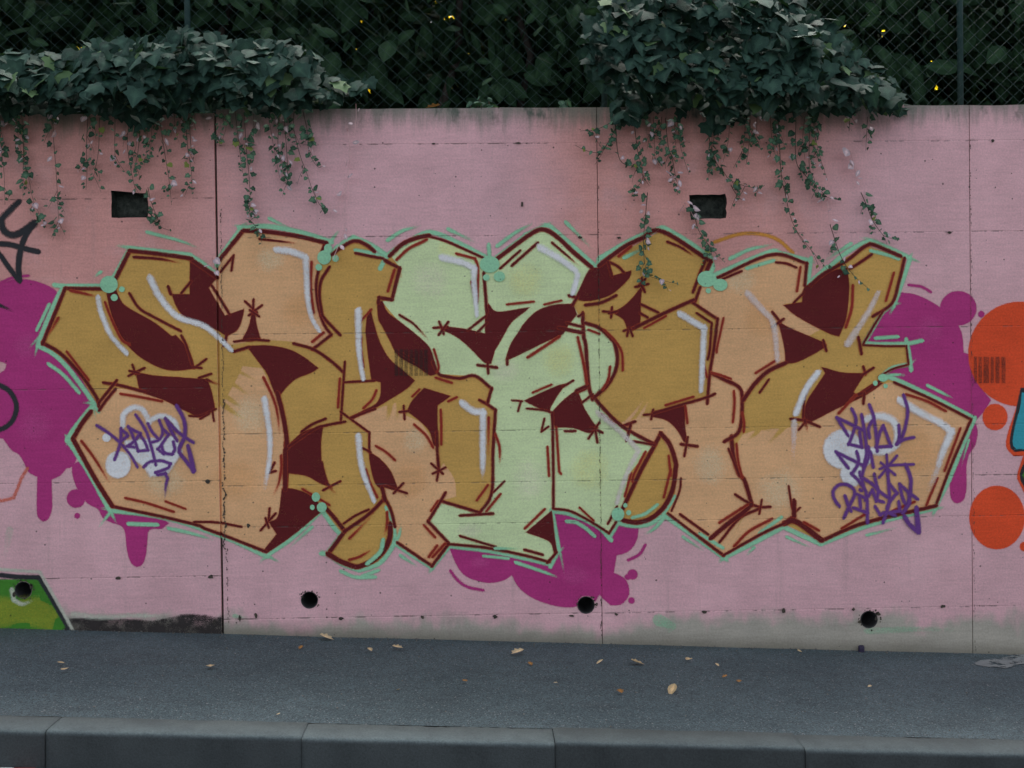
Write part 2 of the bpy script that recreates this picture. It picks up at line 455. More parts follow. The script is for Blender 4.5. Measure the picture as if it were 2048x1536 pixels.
COURSE = [(z, 0.006, 0.0010, JX[0], 99.0) for z in MAIN_Z] + [(z, 0.006, 0.0010, -99.0, JX[0]) for z in LEFT_Z]
JOINT = [(JX[0], 0.007, 0.016), (JX[1], 0.0022, 0.0022), (JX[2], 0.0022, 0.0022)]
def conform(bm):
    """press a sheet into the joints between panels and the courses left by the formwork boards"""
    if not bm.verts: return
    gl = bm.verts.layers.float.get('groove') or bm.verts.layers.float.new('groove')
    xs = [v.co.x for v in bm.verts]; zs = [v.co.z for v in bm.verts]
    x0, x1, z0, z1 = min(xs), max(xs), min(zs), max(zs)
    def cut(co, no):
        bmesh.ops.bisect_plane(bm, geom=bm.verts[:] + bm.edges[:] + bm.faces[:], dist=1e-6, plane_co=co, plane_no=no)
    for z, h, d, a, b in COURSE:
        if z0 - h < z < z1 + h and x1 > a and x0 < b:
            for k in (-h, 0, h): cut((0, 0, z + k), (0, 0, 1))
    for x, h, d in JOINT:
        if x0 - h < x < x1 + h:
            for k in (-h, -h * 0.75, h * 0.75, h): cut((x + k, 0, 0), (1, 0, 0))
    for v in bm.verts:
        dy = 0.0
        for z, h, d, a, b in COURSE:
            if a - 1e-4 <= v.co.x <= b + 1e-4 and abs(v.co.z - z) < h: dy = max(dy, d * (1 - abs(v.co.z - z) / h)); v[gl] = 1 - abs(v.co.z - z) / h
        for x, h, d in JOINT:
            if abs(v.co.x - x) < h * 0.9: dy = max(dy, d)
        v.co.y += dy

_order = [0]
def finish(name, bm, mat, parent):
    conform(bm)
    o = from_bm(name, bm, PAINT[mat], parent)
    return o
def inside(p, P):
    c = False
    for i in range(len(P)):
        a, b = P[i], P[i-1]
        if (a[1] > p[1]) != (b[1] > p[1]) and p[0] < (b[0]-a[0])*(p[1]-a[1])/(b[1]-a[1]) + a[0]: c = not c
    return c
def next_y():
    _order[0] += 1
    return -0.0006 - _order[0] * 0.000014
def fill(name, mat, text, parent, feather=3.4, sub=6, holes=None, lim=52):
    P = pts(text) if isinstance(text, str) else text
    P, _ = crom(P, True, sub, R(lim))
    W = [on_wall(*p) for p in P]
    area = sum(W[i-1].x * W[i].y - W[i].x * W[i-1].y for i in range(len(W)))
    if area < 0: W.reverse()
    n = len(W)
    y = next_y(); f = feather * PX
    bm = bmesh.new(); cov = bm.verts.layers.float.new('cover')
    loops = [W] + [[on_wall(*q) for q in hh] for hh in (holes or [])]
    vs = []
    for lp in loops:
        for p in lp:
            v = bm.verts.new((p.x, y, p.y)); v[cov] = 1.0; vs.append(v)
    for t in geometry.tessellate_polygon([[Vector((p.x, p.y, 0)) for p in lp] for lp in loops]):
        try: bm.faces.new([vs[i] for i in t])
        except ValueError: pass
    rim = []
    for i in range(n):
        a, b, c = W[i-1], W[i], W[(i+1) % n]
        u = (b - a); w = (c - b)
        if u.length < 1e-9: u = w
        if w.length < 1e-9: w = u
        nu = Vector((u.y, -u.x)).normalized(); nw = Vector((w.y, -w.x)).normalized()
        m = nu + nw
        m = m.normalized() if m.length > 1e-6 else nu
        k = min(1.8, 1 / max(0.35, m.dot(nu)))
        q = b + m * f * k
        v = bm.verts.new((q.x, y + 0.00001 * (i % 7), q.y)); v[cov] = 0.0; rim.append(v)
    for i in range(n):
        j = (i + 1) % n
        try: bm.faces.new((vs[i], rim[i], rim[j], vs[j]))
        except ValueError: pass
    return finish(name, bm, mat, parent)
def ellipse(cx, cy, rx, ry=None, n=20):
    ry = ry or rx
    return [(cx + rx*math.cos(2*math.pi*k/n), cy + ry*math.sin(2*math.pi*k/n)) for k in range(n)]
def stroke(name, mat, text, parent, w=8.0, w2=None, fade=0.0, feather=4.4, alpha=1.0):
    if mat in ('white', 'mauve'): feather = max(feather, 9.5); w *= 0.84; w2 = w2 * 0.84 if w2 else w2
    P = pts(text) if isinstance(text, str) else text
    Q, corner = crom(P, False, 8)
    runs, cur = [], [Q[0]]
    for i in range(1, len(Q)):
        cur.append(Q[i])
        if corner[i] and i < len(Q) - 1: runs.append(cur); cur = [Q[i]]
    runs.append(cur)
    total = sum(math.hypot(Q[i][0]-Q[i-1][0], Q[i][1]-Q[i-1][1]) for i in range(1, len(Q))) or 1.0
    w2 = w if w2 is None else w2
    y = next_y()
    bm = bmesh.new(); cov = bm.verts.layers.float.new('cover')
    s0 = 0.0; rows_n = 0
    for run in runs:
        L = [0.0]
        for i in range(1, len(run)): L.append(L[-1] + math.hypot(run[i][0]-run[i-1][0], run[i][1]-run[i-1][1]))
        ln = L[-1]
        if ln < 1e-3: continue
        def at(s):
            if s <= 0:
                a, b = run[0], run[1]; d = L[1] or 1.0
                return (a[0]+(b[0]-a[0])*s/d, a[1]+(b[1]-a[1])*s/d)
            if s >= ln:
                a, b = run[-2], run[-1]; d = (L[-1]-L[-2]) or 1.0
                k = (s-L[-2])/d
                return (a[0]+(b[0]-a[0])*k, a[1]+(b[1]-a[1])*k)
            for i in range(1, len(L)):
                if s <= L[i]:
                    k = (s-L[i-1])/((L[i]-L[i-1]) or 1.0)
                    return (run[i-1][0]+(run[i][0]-run[i-1][0])*k, run[i-1][1]+(run[i][1]-run[i-1][1])*k)
        hw0 = 0.5 * (w + (w2 - w) * s0 / total); hw1 = 0.5 * (w + (w2 - w) * (s0 + ln) / total)
        ss = [-hw0 - feather/2, -hw0*0.85, -hw0*0.5, 0.0] + [l for l in L[1:-1]] + [ln, ln + hw1*0.5, ln + hw1*0.85, ln + hw1 + feather/2]
        prev = None
        for s in ss:
            c = at(s); e = 0.5
            a, b = at(max(-hw0, s - e)), at(min(ln + hw1, s + e))
            if s < 0: a, b = at(0), at(0.5)
            if s > ln: a, b = at(ln - 0.5), at(ln)
            tx, ty = b[0]-a[0], b[1]-a[1]; d = math.hypot(tx, ty) or 1.0
            nx, ny = -ty/d, tx/d
            g_ = (s0 + min(max(s, 0), ln)) / total
            hw = 0.5 * (w + (w2 - w) * g_)
            if s < 0: hw *= math.sqrt(max(0.02, 1 - min(1, (s/hw0))**2)) if hw0 else 1
            if s > ln: hw *= math.sqrt(max(0.02, 1 - min(1, ((s-ln)/hw1))**2)) if hw1 else 1
            cv = alpha
            if fade and g_ > 1 - fade: cv *= max(0.12, 1 - 0.85 * (g_ - (1 - fade)) / fade)
            if s < -hw0 or s > ln + hw1: cv = 0.0
            ox = hw + feather/2; ix = max(hw - feather/2, hw*0.35)
            row = []
            for off, al in ((-ox, 0.0), (-ix, cv), (ix, cv), (ox, 0.0)):
                p = on_wall(c[0] + nx*off, c[1] + ny*off)
                v = bm.verts.new((p.x, y - rows_n * 0.0000012, p.y)); v[cov] = al; row.append(v)
            if prev:
                for k in range(3): bm.faces.new((prev[k], prev[k+1], row[k+1], row[k]))
            prev = row; rows_n += 1
        s0 += ln
    return finish(name, bm, mat, parent)

wall = empty('retaining_wall', (0, 0, 0))
tag(wall, 'long pink painted concrete retaining wall covered in graffiti, ivy hanging over its top', 'wall')
XL, XR = -5.2, 5.2
WB = -0.45                                           # foot of the wall, below the sloping pavement
DEPTH = 0.30
# openings: two square putlog holes near the top, a row of round drain pipes near the foot
def jag(P, amp, sub=5):
    out = []
    for i in range(len(P)):
        a, b = P[i], P[(i+1) % len(P)]
        for k in range(sub):
            t = k / sub
            out.append((a[0]+(b[0]-a[0])*t + random.uniform(-amp, amp), a[1]+(b[1]-a[1])*t + random.uniform(-amp, amp)))
    return out
SQUARES = [jag([(222, 381), (296, 387), (296, 436), (223, 435)], 1.0), jag([(1379, 391), (1452, 388), (1453, 436), (1382, 440)], 1.4)]
PIPES = [(47, 1180, 17), (619, 1200, 17), (1172, 1210, 17.5), (1738, 1239, 17.5)]
PIPE_RINGS = [ellipse(px, py, r, r, 24) for px, py, r in PIPES]
edges = [XL, JX[0], JX[1], JX[2], XR]
for i in range(4):
    a, b = edges[i], edges[i+1]
    ga = 0.0065 if i else 0.0; gb = 0.0065 if i < 3 else 0.0
    if i > 1: ga = 0.0016
    if 0 < i < 3: gb = 0.0016
    if i == 1: ga = 0.0065
    a += ga; b -= gb
    top = WALL_TOP + (0.0 if i else -0.02)
    bm = bmesh.new()
    n = 40
    outline = [Vector((a, WB)), Vector((b, WB))] + [Vector((b + (a-b)*k/n, top + 0.006*mnoise.noise(Vector(((b+(a-b)*k/n)*4, 0, 3))))) for k in range(n+1)]
    loops = [outline]
    for ring in SQUARES + PIPE_RINGS:
        q = [on_wall(*p) for p in ring]
        cx = sum(p.x for p in q) / len(q)
        if a < cx < b: loops.append(q)
    vs = [bm.verts.new((p.x, 0.0, p.y)) for lp in loops for p in lp]
    for t in geometry.tessellate_polygon([[Vector((p.x, p.y, 0)) for p in lp] for lp in loops]):
        try: bm.faces.new([vs[k] for k in t])
        except ValueError: pass
    conform(bm)
    no = len(outline)
    fr = [bm.verts.new((p.x, 0.0, p.y)) for p in outline]; bk = [bm.verts.new((p.x, DEPTH, p.y)) for p in outline]
    for k in range(no):
        j = (k + 1) % no
        bm.faces.new((fr[k], fr[j], bk[j], bk[k]))
    bm.faces.new(bk)
    bmesh.ops.recalc_face_normals(bm, faces=bm.faces[:])
    from_bm('wall_panel', bm, M_WALL, wall)
# bottom of the wide movement joint
bm = bmesh.new(); add_box(bm, JX[0]-0.02, JX[0]+0.02, 0.018, 0.2, WB, WALL_TOP-0.03); from_bm('joint_filler', bm, M_CRACK, wall)
for jx in JX[1:]:
    bm = bmesh.new(); add_box(bm, jx-0.01, jx+0.01, 0.0032, 0.2, WB, WALL_TOP-0.02); from_bm('joint_filler', bm, M_CRACK, wall)
for ring in SQUARES:
    q = [on_wall(*p) for p in ring]; n = len(q)
    vs = [(p.x, 0.0, p.y) for p in q] + [(p.x + random.uniform(-.004, .004), 0.075, p.y + random.uniform(-.004, .004)) for p in q]
    fs = [(k, (k+1) % n, n + (k+1) % n, n + k) for k in range(n)] + [tuple(range(n, 2*n))]
    tag(from_py('putlog_hole', vs, fs, M_HOLE, wall), 'square recess left in the concrete')
for (px, py, r) in PIPES:
    c = on_wall(px, py); rr = r * PX * 0.995; n = 24
    vs, fs = [], []
    prof = [(rr, -0.003), (rr * 0.93, -0.004), (rr * 0.9, 0.004), (rr * 0.88, 0.24)]
    for rad, yy in prof:
        for k in range(n):
            an = 2*math.pi*k/n
            vs.append((c.x + rad*math.cos(an), yy, c.y + rad*math.sin(an)))
    for j in range(3):
        for k in range(n): fs.append((j*n+k, j*n+(k+1) % n, (j+1)*n+(k+1) % n, (j+1)*n+k))
    fs.append(tuple(3*n + k for k in range(n)))
    from_py('drain_pipe', vs, fs, M_PIPE, wall, True)
# ------------------------------------------------------------------ paint on the wall
def many_strokes(name, mat, block, parent, w=8.0):
    for ln in block.strip().splitlines():
        ln = ln.strip()
        if not ln: continue
        spec, _, path = ln.partition(':')
        ww, w2, fade, al = w, None, 0.0, 1.0
        for s in spec.split():
            if s[0] == 'w': ww = float(s[1:])
            elif s[0] == 'e': w2 = float(s[1:])
            elif s[0] == 't': fade = float(s[1:] or 0.45)
            elif s[0] == 'a': al = float(s[1:])
        if fade and w2 is None: w2 = ww * 0.6
        for one in path.split(';'):
            if one.strip(): stroke(name, mat, one, parent, ww, w2, fade, alpha=al)
def many_fills(name, mat, block, parent, feather=3.2, lim=52):
    for ln in block.strip().splitlines():
        if ln.strip(): fill(name, mat, ln, parent, feather, lim=lim)

# magenta clouds behind the letters
fill('magenta_cloud', 'purple', "X -118,650 -70,592 / A 0,860 60,840 200,815 400,850 590,960 / X 150,650 215,800 160,900 / C 745,160 680,180 620,250 520,300 525,450 525,600 490,700 445,725 400,690 385,600 390,270 300,220 250,120 200,40 130,0 / B 50,1180 0,1150 / X -50,880 -108,842 -92,778 / B 0,500 80,400 0,365 / X -60,712", wall, sub=5)
fill('magenta_cloud', 'purple', "C 745,150 750,250 800,400 880,520 950,570 1010,600 1060,690 1130,730 1250,775 1290,850 1300,950 1315,1060 1350,1155 1400,1190 1450,1170 1485,1080 1500,950 1510,840 1560,800 1650,800 1715,750 1500,560 1150,500 900,100", wall)
fill('magenta_spot', 'purple', ellipse(152, 997, 17, 17), wall)
fill('magenta_spot', 'purple', ellipse(154.5, 1031.5, 4.3), wall)
fill('magenta_cloud', 'purple', "P 700,1000 850,962 1000,1000 1130,1070 1190,1110 1300,1200 1370,1290 1410,1400 1420,1536 / Q 1425,290 1490,310 1520,480 1600,640 1700,770 1640,870 1560,960 1300,900 700,600 400,300 / P 400,1400", wall)
fill('magenta_spot', 'purple', ellipse(1916.5, 616.5, 35, 33), wall)
fill('magenta_cloud', 'purple', "Q 1480,980 1545,1020 1565,1100 1540,1230 1480,1320 1455,1420 / R 1450,200 1450,400 1420,510 1360,540 1310,500 1295,350 1310,200 / Q 1350,1330", wall)
fill('magenta_spot', 'purple', ellipse(1962.5, 628.5, 5), wall)
fill('magenta_cloud', 'purple', "X 900,1095 915,1130 934,1152 973,1164 1005,1160 1024,1148 1038,1173 1058,1190 1085,1203 1120,1212 1145,1213 1153,1211 1154,1202 1161,1193 1172,1190 1184,1193 1190,1201 1199,1186 1206,1195 1222,1209 1240,1208 1254,1195 1257,1178 1250,1160 1235,1150 1226,1147 1232,1110 1257,1101 1272,1080 1276,1055 1240,1035 1100,1005 1105,1080", wall, sub=5, lim=40)
fill('magenta_spot', 'purple', ellipse(1265, 1149, 8.8), wall)
fill('magenta_spot', 'purple', ellipse(1255, 1154, 4.4), wall)
fill('magenta_spot', 'purple', ellipse(1263, 1201, 5), wall)
many_strokes('magenta_dash', 'purple', """
w5: A 0,850 130,795 290,775
w5.5: P 870,870 1000,890 1090,940
w6: I 1030,1240 1100,1330 1200,1400 1360,1435
w6: L 1230,975 1170,1070 1060,1125
""", wall)
for cx, cy, rx, ry in ((50, 690, 26, 40), (70, 850, 40, 40), (1150, 1150, 50, 25), (1860, 660, 30, 40), (960, 1125, 35, 14)):
    fill('spray_mottle', 'palepurple', ellipse(cx, cy, rx*.3, ry*.3, 16), wall, feather=min(rx, ry)*.9)
# neighbours at the right-hand edge
for e in (ellipse(2040, 708, 102, 103, 36), ellipse(1994, 1035, 54, 62, 28), ellipse(1990, 834, 23.5, 25), ellipse(2049, 1093, 8)):
    fill('orange_disc', 'orange', e, wall)
fill('orange_outline', 'orange', "Q 1985,820 1870,1200 1950,1345 2048,1330 / X 2290,900 2300,775 / Q 2030,640", wall)
fill('black_outline', 'black', "Q 2020,650 1965,900 1905,1210 1965,1300 2048,1290 / X 2282,892 2290,782", wall)
fill('cyan_letter', 'cyan', "Q 2035,700 2010,850 1935,1190 1980,1275 2048,1265 / X 2274,884 2281,790", wall)
fill('orange_outline', 'orange', "R 2048,60 1985,260 2010,340 2060,440 / X 2250,1000 2260,900", wall)
fill('black_outline', 'black', "R 2060,120 2008,260 2060,390 / X 2242,990 2250,910", wall)
fill('green_letter', 'leafgreen', "R 2090,150 2035,260 2090,360 / X 2234,980 2240,920", wall)
# neighbours at the left-hand edge
piece = fill('green_graffiti', 'leafgreen', "X -290,1150 -30,1160 78,1158 135,1262 -330,1262", wall, holes=[ellipse(47, 1180, 17.6, 17.6, 24)])
tag(piece, 'corner of a grass green graffiti with black and white edges')
fill('yellow_patch', 'yellowgreen', "X -20,1200 30,1206 80,1205 110,1230 100,1252 40,1240 -20,1250", piece, feather=18)
stroke('pale_patch', 'limewash', "X 24,1180 28,1200 45,1208 66,1200", piece, 9, 5, 0.4, feather=7)
stroke('black_edge', 'black', "X -320,1258 -288,1142 -60,1146 28,1153 78,1155 112,1212 140,1262", piece, 10, 9)
stroke('white_edge', 'limewash', "X -330,1258 -292,1132 -60,1136 0,1139 80,1144 125,1222 146,1262", piece, 7, 5, feather=6)
fill('black_base_band', 'soot', "X 139,1241 194,1237 250,1241 305,1244 360,1234 400,1233 441,1238 441,1290 120,1285", wall, feather=8)
stroke('white_haze', 'limewash', "X 148,1228 200,1234 260,1231 318,1231 355,1224", wall, 11, 7, 0.3, feather=9, alpha=0.8)
many_strokes('mint_smear', 'mint', """
w26 e8 t.5 a.45: X 1318,1240 1345,1252 1330,1270
w10 t.5 a.5: X 470,1232 500,1236 
w14 t.5 a.35: X 1735,1262 1850,1258 1938,1262
""", wall)
many_strokes('white_smear', 'limewash', """
w16 t.4 a.5: X 20,1060 8,1135
""", wall)
blk = stroke('black_tag', 'black', "A 190,20 90,120 20,200 40,310 130,360 240,320 350,240", wall, 11, 15, feather=7)
tag(blk, 'black sprayed handwriting at the left edge')
many_strokes('tag_stroke', 'black', """
w12: A 350,240 260,370 210,520 190,680 200,820
w11: X -40,486 / A 0,450 120,460 260,500 390,530
w10: X -20,490 / A 0,560 90,690 200,830
w9 t.5: X -30,605 / A 0,1080 140,1140
w10: X -20,765 / B 0,620 90,670 150,760 170,850 140,960 80,1030 0,1070 / X -25,862
""", blk)
many_strokes('rust_line', 'rust', "w6: C 280,190 220,290 190,370 140,490 0,520 / X -30,1000", wall)
many_strokes('mustard_arc', 'mustard', "w7: M 150,430 400,350 620,350 800,410 950,540", wall)

# ---------------- the big piece of lettering
graf = fill('graffiti', 'ochre', "A 660,900 1080,905 1190,800 1330,520 1950,595 2048,660 / D 430,770 460,610 700,310 1560,430 1520,530 1600,550 1830,410 / G 110,450 260,540 350,640 420,570 800,365 1390,600 1500,610 1800,370 2000,300 / J 210,300 680,690 760,670 1390,320 1900,630 1850,750 1960,800 / M 160,800 730,560 1100,650 1070,900 1110,880 1280,720 1700,470 / P 830,600 690,1070 600,1130 410,1460 / Q 410,200 840,210 860,400 700,450 560,540 700,570 1500,960 / R 1140,570 0,920 / O 1240,930 860,755 240,1075 / L 1480,650 1400,700 1200,740 1010,740 930,750 870,870 500,650 290,600 300,1050 240,1150 / I 2030,1150 1020,960 850,1190 490,950 430,950 300,1150 100,1220 / F 1900,1210 1570,1060 1720,880 1500,600 950,1040 930,1050 400,840 0,710 / C 1150,570 800,30 / B 750,1160 930,900 1010,830 770,440 440,190", wall, feather=1.0, sub=1, lim=1)
tag(graf, 'wide wildstyle graffiti lettering in ochre, peach and pale green with oxblood shadows and mint outline')
many_fills('peach_fill', 'peach', """
D 450,640 700,320 1540,430 1480,640 1450,900 1490,1150 1590,1380 1420,1500 1150,1440 850,1430 560,1480 500,1460 660,1230 690,1130 560,1170 510,1190 420,1050 330,920 440,760
B 1180,650 1480,700 1700,790 1850,830 / E 120,930 260,950 420,890 560,700 700,430 890,450 960,600 1050,800 1110,1050 1110,1536 / F 1100,400 1060,640 1050,860 930,1030 600,900 0,700 / C 1150,570 800,0 / B 750,1160 940,890
H 20,960 200,890 480,800 560,930 720,1000 870,1250 900,1500 / I 960,150 1060,300 1080,470 930,510 800,730 1000,950 850,1190 490,950 480,800 440,600 340,400 480,400 430,220 330,100 200,10 / H 200,1280 215,1100
M 160,810 730,560 1090,650 1050,950 960,1040 850,1060 900,1120 1100,1230 1230,1320 1100,1390 950,1330 810,1260 850,1400 / N 870,380 800,420 560,600 440,760 410,640 120,500 170,0 / M 190,1230 0,1090 0,900
K 1000,1000 1330,920 1620,820 1880,740 / N 110,500 410,640 440,780 410,1080 330,1140 330,1300 430,1536 / O 430,280 520,530 600,590 450,640 240,1070 0,900 / L 1480,640 1550,400 1530,0 / K 1520,1350 1390,1110 1330,1220 1000,1040
N 440,1130 600,1080 900,1060 1060,1000 1200,950 1500,780 1680,690 1880,610 2000,590 / Q 700,590 1500,960 / R 1140,570 0,920 / O 1240,930 970,740 850,750 240,1070 500,600 530,520 430,280 / N 420,1536 340,1300
""", graf, feather=3.0, lim=30)
many_strokes('ochre_streak', 'ochre', """
w11 e5 t.6: E 470,420 640,470 850,580; E 470,560 600,610 780,740; E 480,700 620,800 760,880; E 500,820 660,930 820,1010; E 430,500 540,520 700,560
w12 e5 t.6: N 480,960 700,1010 880,1010; N 470,1040 640,1060 760,1090; N 900,1000 800,1110 690,1230; N 620,1040 560,1120 480,1180
w14 e6 t.6: H 420,760 400,900 380,1000; H 500,740 500,860 470,980
""", graf)
many_strokes('peach_streak', 'peach', """
w7 e3 t.6: K 1020,1010 1120,900 1210,770; K 1160,960 1210,880 1260,780
""", graf)
many_fills('green_fill', 'green', """
G 420,570 560,460 800,370 1370,590 1500,600 1800,370 1960,300 / J 200,300 680,690 640,800 490,1060 540,1170 600,1170 620,1260 760,1300 900,1420 960,1536 / K 950,250 930,420 850,600 700,730 760,800 1000,1040 1320,1220 1050,1536 / L 1020,500 870,870 700,740 500,640 290,600 300,1050 230,1150 / I 2030,1150 1020,960 810,740 930,520 1320,640 1460,440 1470,0 / H 1480,880 1410,790 1450,650 1280,520 920,500 860,400 700,150 / G 520,1260 330,1040 420,1030 520,700
""", graf, feather=1.0, lim=20)
for mt, cx, cy, rx, ry in (('palepeach', 500, 830, 40, 60), ('warmpeach', 470, 960, 70, 45), ('palepeach', 330, 960, 60, 40), ('warmpeach', 600, 620, 45, 40), ('palepeach', 540, 520, 40, 30),
        ('palepeach', 1480, 560, 45, 35), ('warmpeach', 1520, 640, 40, 45), ('palepeach', 1560, 980, 55, 50), ('warmpeach', 1830, 900, 50, 60), ('palepeach', 1420, 930, 40, 60), ('warmpeach', 820, 960, 40, 50), ('palepeach', 830, 880, 30, 35)):
    fill('spray_mottle', mt, ellipse(cx, cy, rx*.3, ry*.3, 16), graf, feather=min(rx, ry)*.9)
many_strokes('ochre_haze', 'mustard', "w7 e4 t.5 a.4: G 520,760 530,860", graf)
for mt, cx, cy, rx, ry in (('palegreen', 860, 560, 45, 45), ('limegreen', 900, 500, 40, 25), ('limegreen', 1050, 560, 40, 40), ('palegreen', 1010, 740, 45, 30), ('palegreen', 1060, 960, 40, 70), ('limegreen', 1180, 940, 45, 50), ('palegreen', 940, 1060, 50, 18), ('limegreen', 1120, 720, 40, 40)):
    fill('spray_mottle', mt, ellipse(cx, cy, rx*.3, ry*.3, 16), graf, feather=min(rx, ry)*.9)

many_strokes('mint_outline', 'mint', """
w9: A 560,870 660,880 1060,880; A 650,890 560,1060 410,1420 395,1490; B 390,215 540,290 680,420 820,600 940,770 1010,880
w6 t: B 420,110 300,240; B 390,200 360,330; B 940,800 845,800; B 950,800 985,960; B 690,1160 655,1110; B 730,1180 670,1240
w10: B 950,830 850,950 750,1080 690,1180; B 690,1170 900,1490 / C 1120,610
w7 t: C 1140,610 1020,600; C 1130,640 1010,800; C 1140,640 1200,750
w9: C 1140,620 1500,660 1750,710 2048,800 / F 300,820 600,930 940,1090
w7 t: F 940,1080 870,1160; F 950,1080 1080,1150
w9: F 940,1080 1200,900 1500,620; F 1510,620 1620,780 1700,870 1560,1060; F 1500,1060 1570,1070 1700,1160 1880,1230 / I 100,1230 300,1160 430,1000 460,900
w8 t: F 1570,1070 1470,1020
w7: I 370,590 430,720 460,850 460,950; I 460,960 650,1090 840,1210 1010,1000
w7 t: I 460,950 500,880 525,760; I 850,1210 800,1270
w8: I 1020,985 1400,1030 1700,1090 2040,1170 / L 260,1190 340,1040
w6 t: L 340,1050 400,980; L 270,620 330,900 360,1050 400,1250
w9: L 270,620 300,760 345,1030
w9: L 290,625 450,650 650,730 780,810 880,920; L 870,880 950,745 1100,775 1280,755 1420,650
w8: L 1420,650 1530,480
w8 t: L 1430,680 1330,800 1220,870
w9: L 1440,680 1700,860 2048,1110 / O 240,1105 550,950 850,790; O 860,790 1050,880 1240,965
w9 t: O 240,1110 190,1160; O 260,1110 300,1150
w8: O 1240,965 / R 30,940 500,760 1130,600
w7 t: R 1130,600 1240,580; R 1140,610 1100,700
w9: R 1130,600 1280,300 1400,0 / Q 1540,955; Q 1535,955 1100,730 700,545 600,535
w7 t: Q 620,530 720,510 840,510; Q 860,400 940,350
w8: Q 580,530 700,440 860,405; Q 840,150 870,300 890,460; Q 410,190 600,195 840,190 1000,160; P 410,1465 520,1280 600,1150 720,1060
w6 t: P 720,1060 790,1050; P 720,1080 670,1190; P 870,590 910,530; P 870,590 1000,640
w9: P 720,1060 800,840 880,600; P 870,590 700,510 490,420; P 500,430 400,440 200,560 0,740
w9 t: P 490,420 370,385; P 460,420 540,395
w9: M 1300,690 1110,860; M 1100,870 1135,600; M 1110,620 820,545 700,535 140,770
w7 t: M 1100,870 1115,970; M 1110,620 1190,640; M 700,530 830,490; M 1130,640 1135,560
w10: J 1900,600 1920,700 1870,780; J 1900,595 1640,410 1420,285; J 1400,285 1100,405 760,600
w9: J 720,680 500,480 260,270; J 750,640 720,780
w9: J 230,260 0,360 / G 1790,370 1500,590
w9 t: J 230,260 280,220; J 230,260 150,250
w9: G 1390,585 1100,435 820,330 600,425 400,555 310,700; G 380,570 200,450 30,380 / D 1830,380 1680,470 1600,560
w8: G 350,580 200,540 60,515; G 1420,460 1430,620
w8 t: G 820,325 930,325
w10: D 1600,430 1300,335 950,270 720,285 660,280; D 680,290 470,580 430,660; D 400,740 180,585 0,555 / A 1950,565 1340,495; A 1330,500 1250,650 1170,790
w8 t: D 680,280 600,260; D 660,280 760,220; A 1340,490 1180,470; D 1590,430 1690,290
w7 t: A 1510,330 1850,420 2048,500 / D 250,490; D 970,190 1250,320; A 1030,740 960,800; F 1400,790 1170,1010; F 0,810 200,860 400,920; C 1730,800 2048,880; I 520,1080 710,1200
w6: A 505,1070 380,1330
w7: B 500,400 650,510 810,690
w8: C 1320,755 1610,765
w7: F 1700,1240 1850,1300 2048,1300 / I 130,1290 290,1230
w5: I 1370,1085 1620,1110
w7 t.3: I 1700,1150 2048,1270 / L 340,1310
w7: L 430,730 520,740 620,800 710,880
w6 t: L 1620,890 1850,1040; O 890,890 1150,1000; O 550,1000 470,1090; R 440,870 740,790; Q 1060,620 1200,690 1320,750
w7: O 830,690 610,850; O 0,860 230,1000; Q 530,135 750,120
w4 t: Q 1480,1180 1410,1440
w7: M 480,700 750,620; P 480,520 640,560 760,600
w8 t: M 310,600 500,510 760,450; M 1540,450 1260,640; M 1230,840 1310,740; J 1020,590 1250,470; J 420,230 690,500; G 390,410 530,320 720,265; G 1010,300 1300,440; G 1510,470 1700,330 1880,235
""", graf)

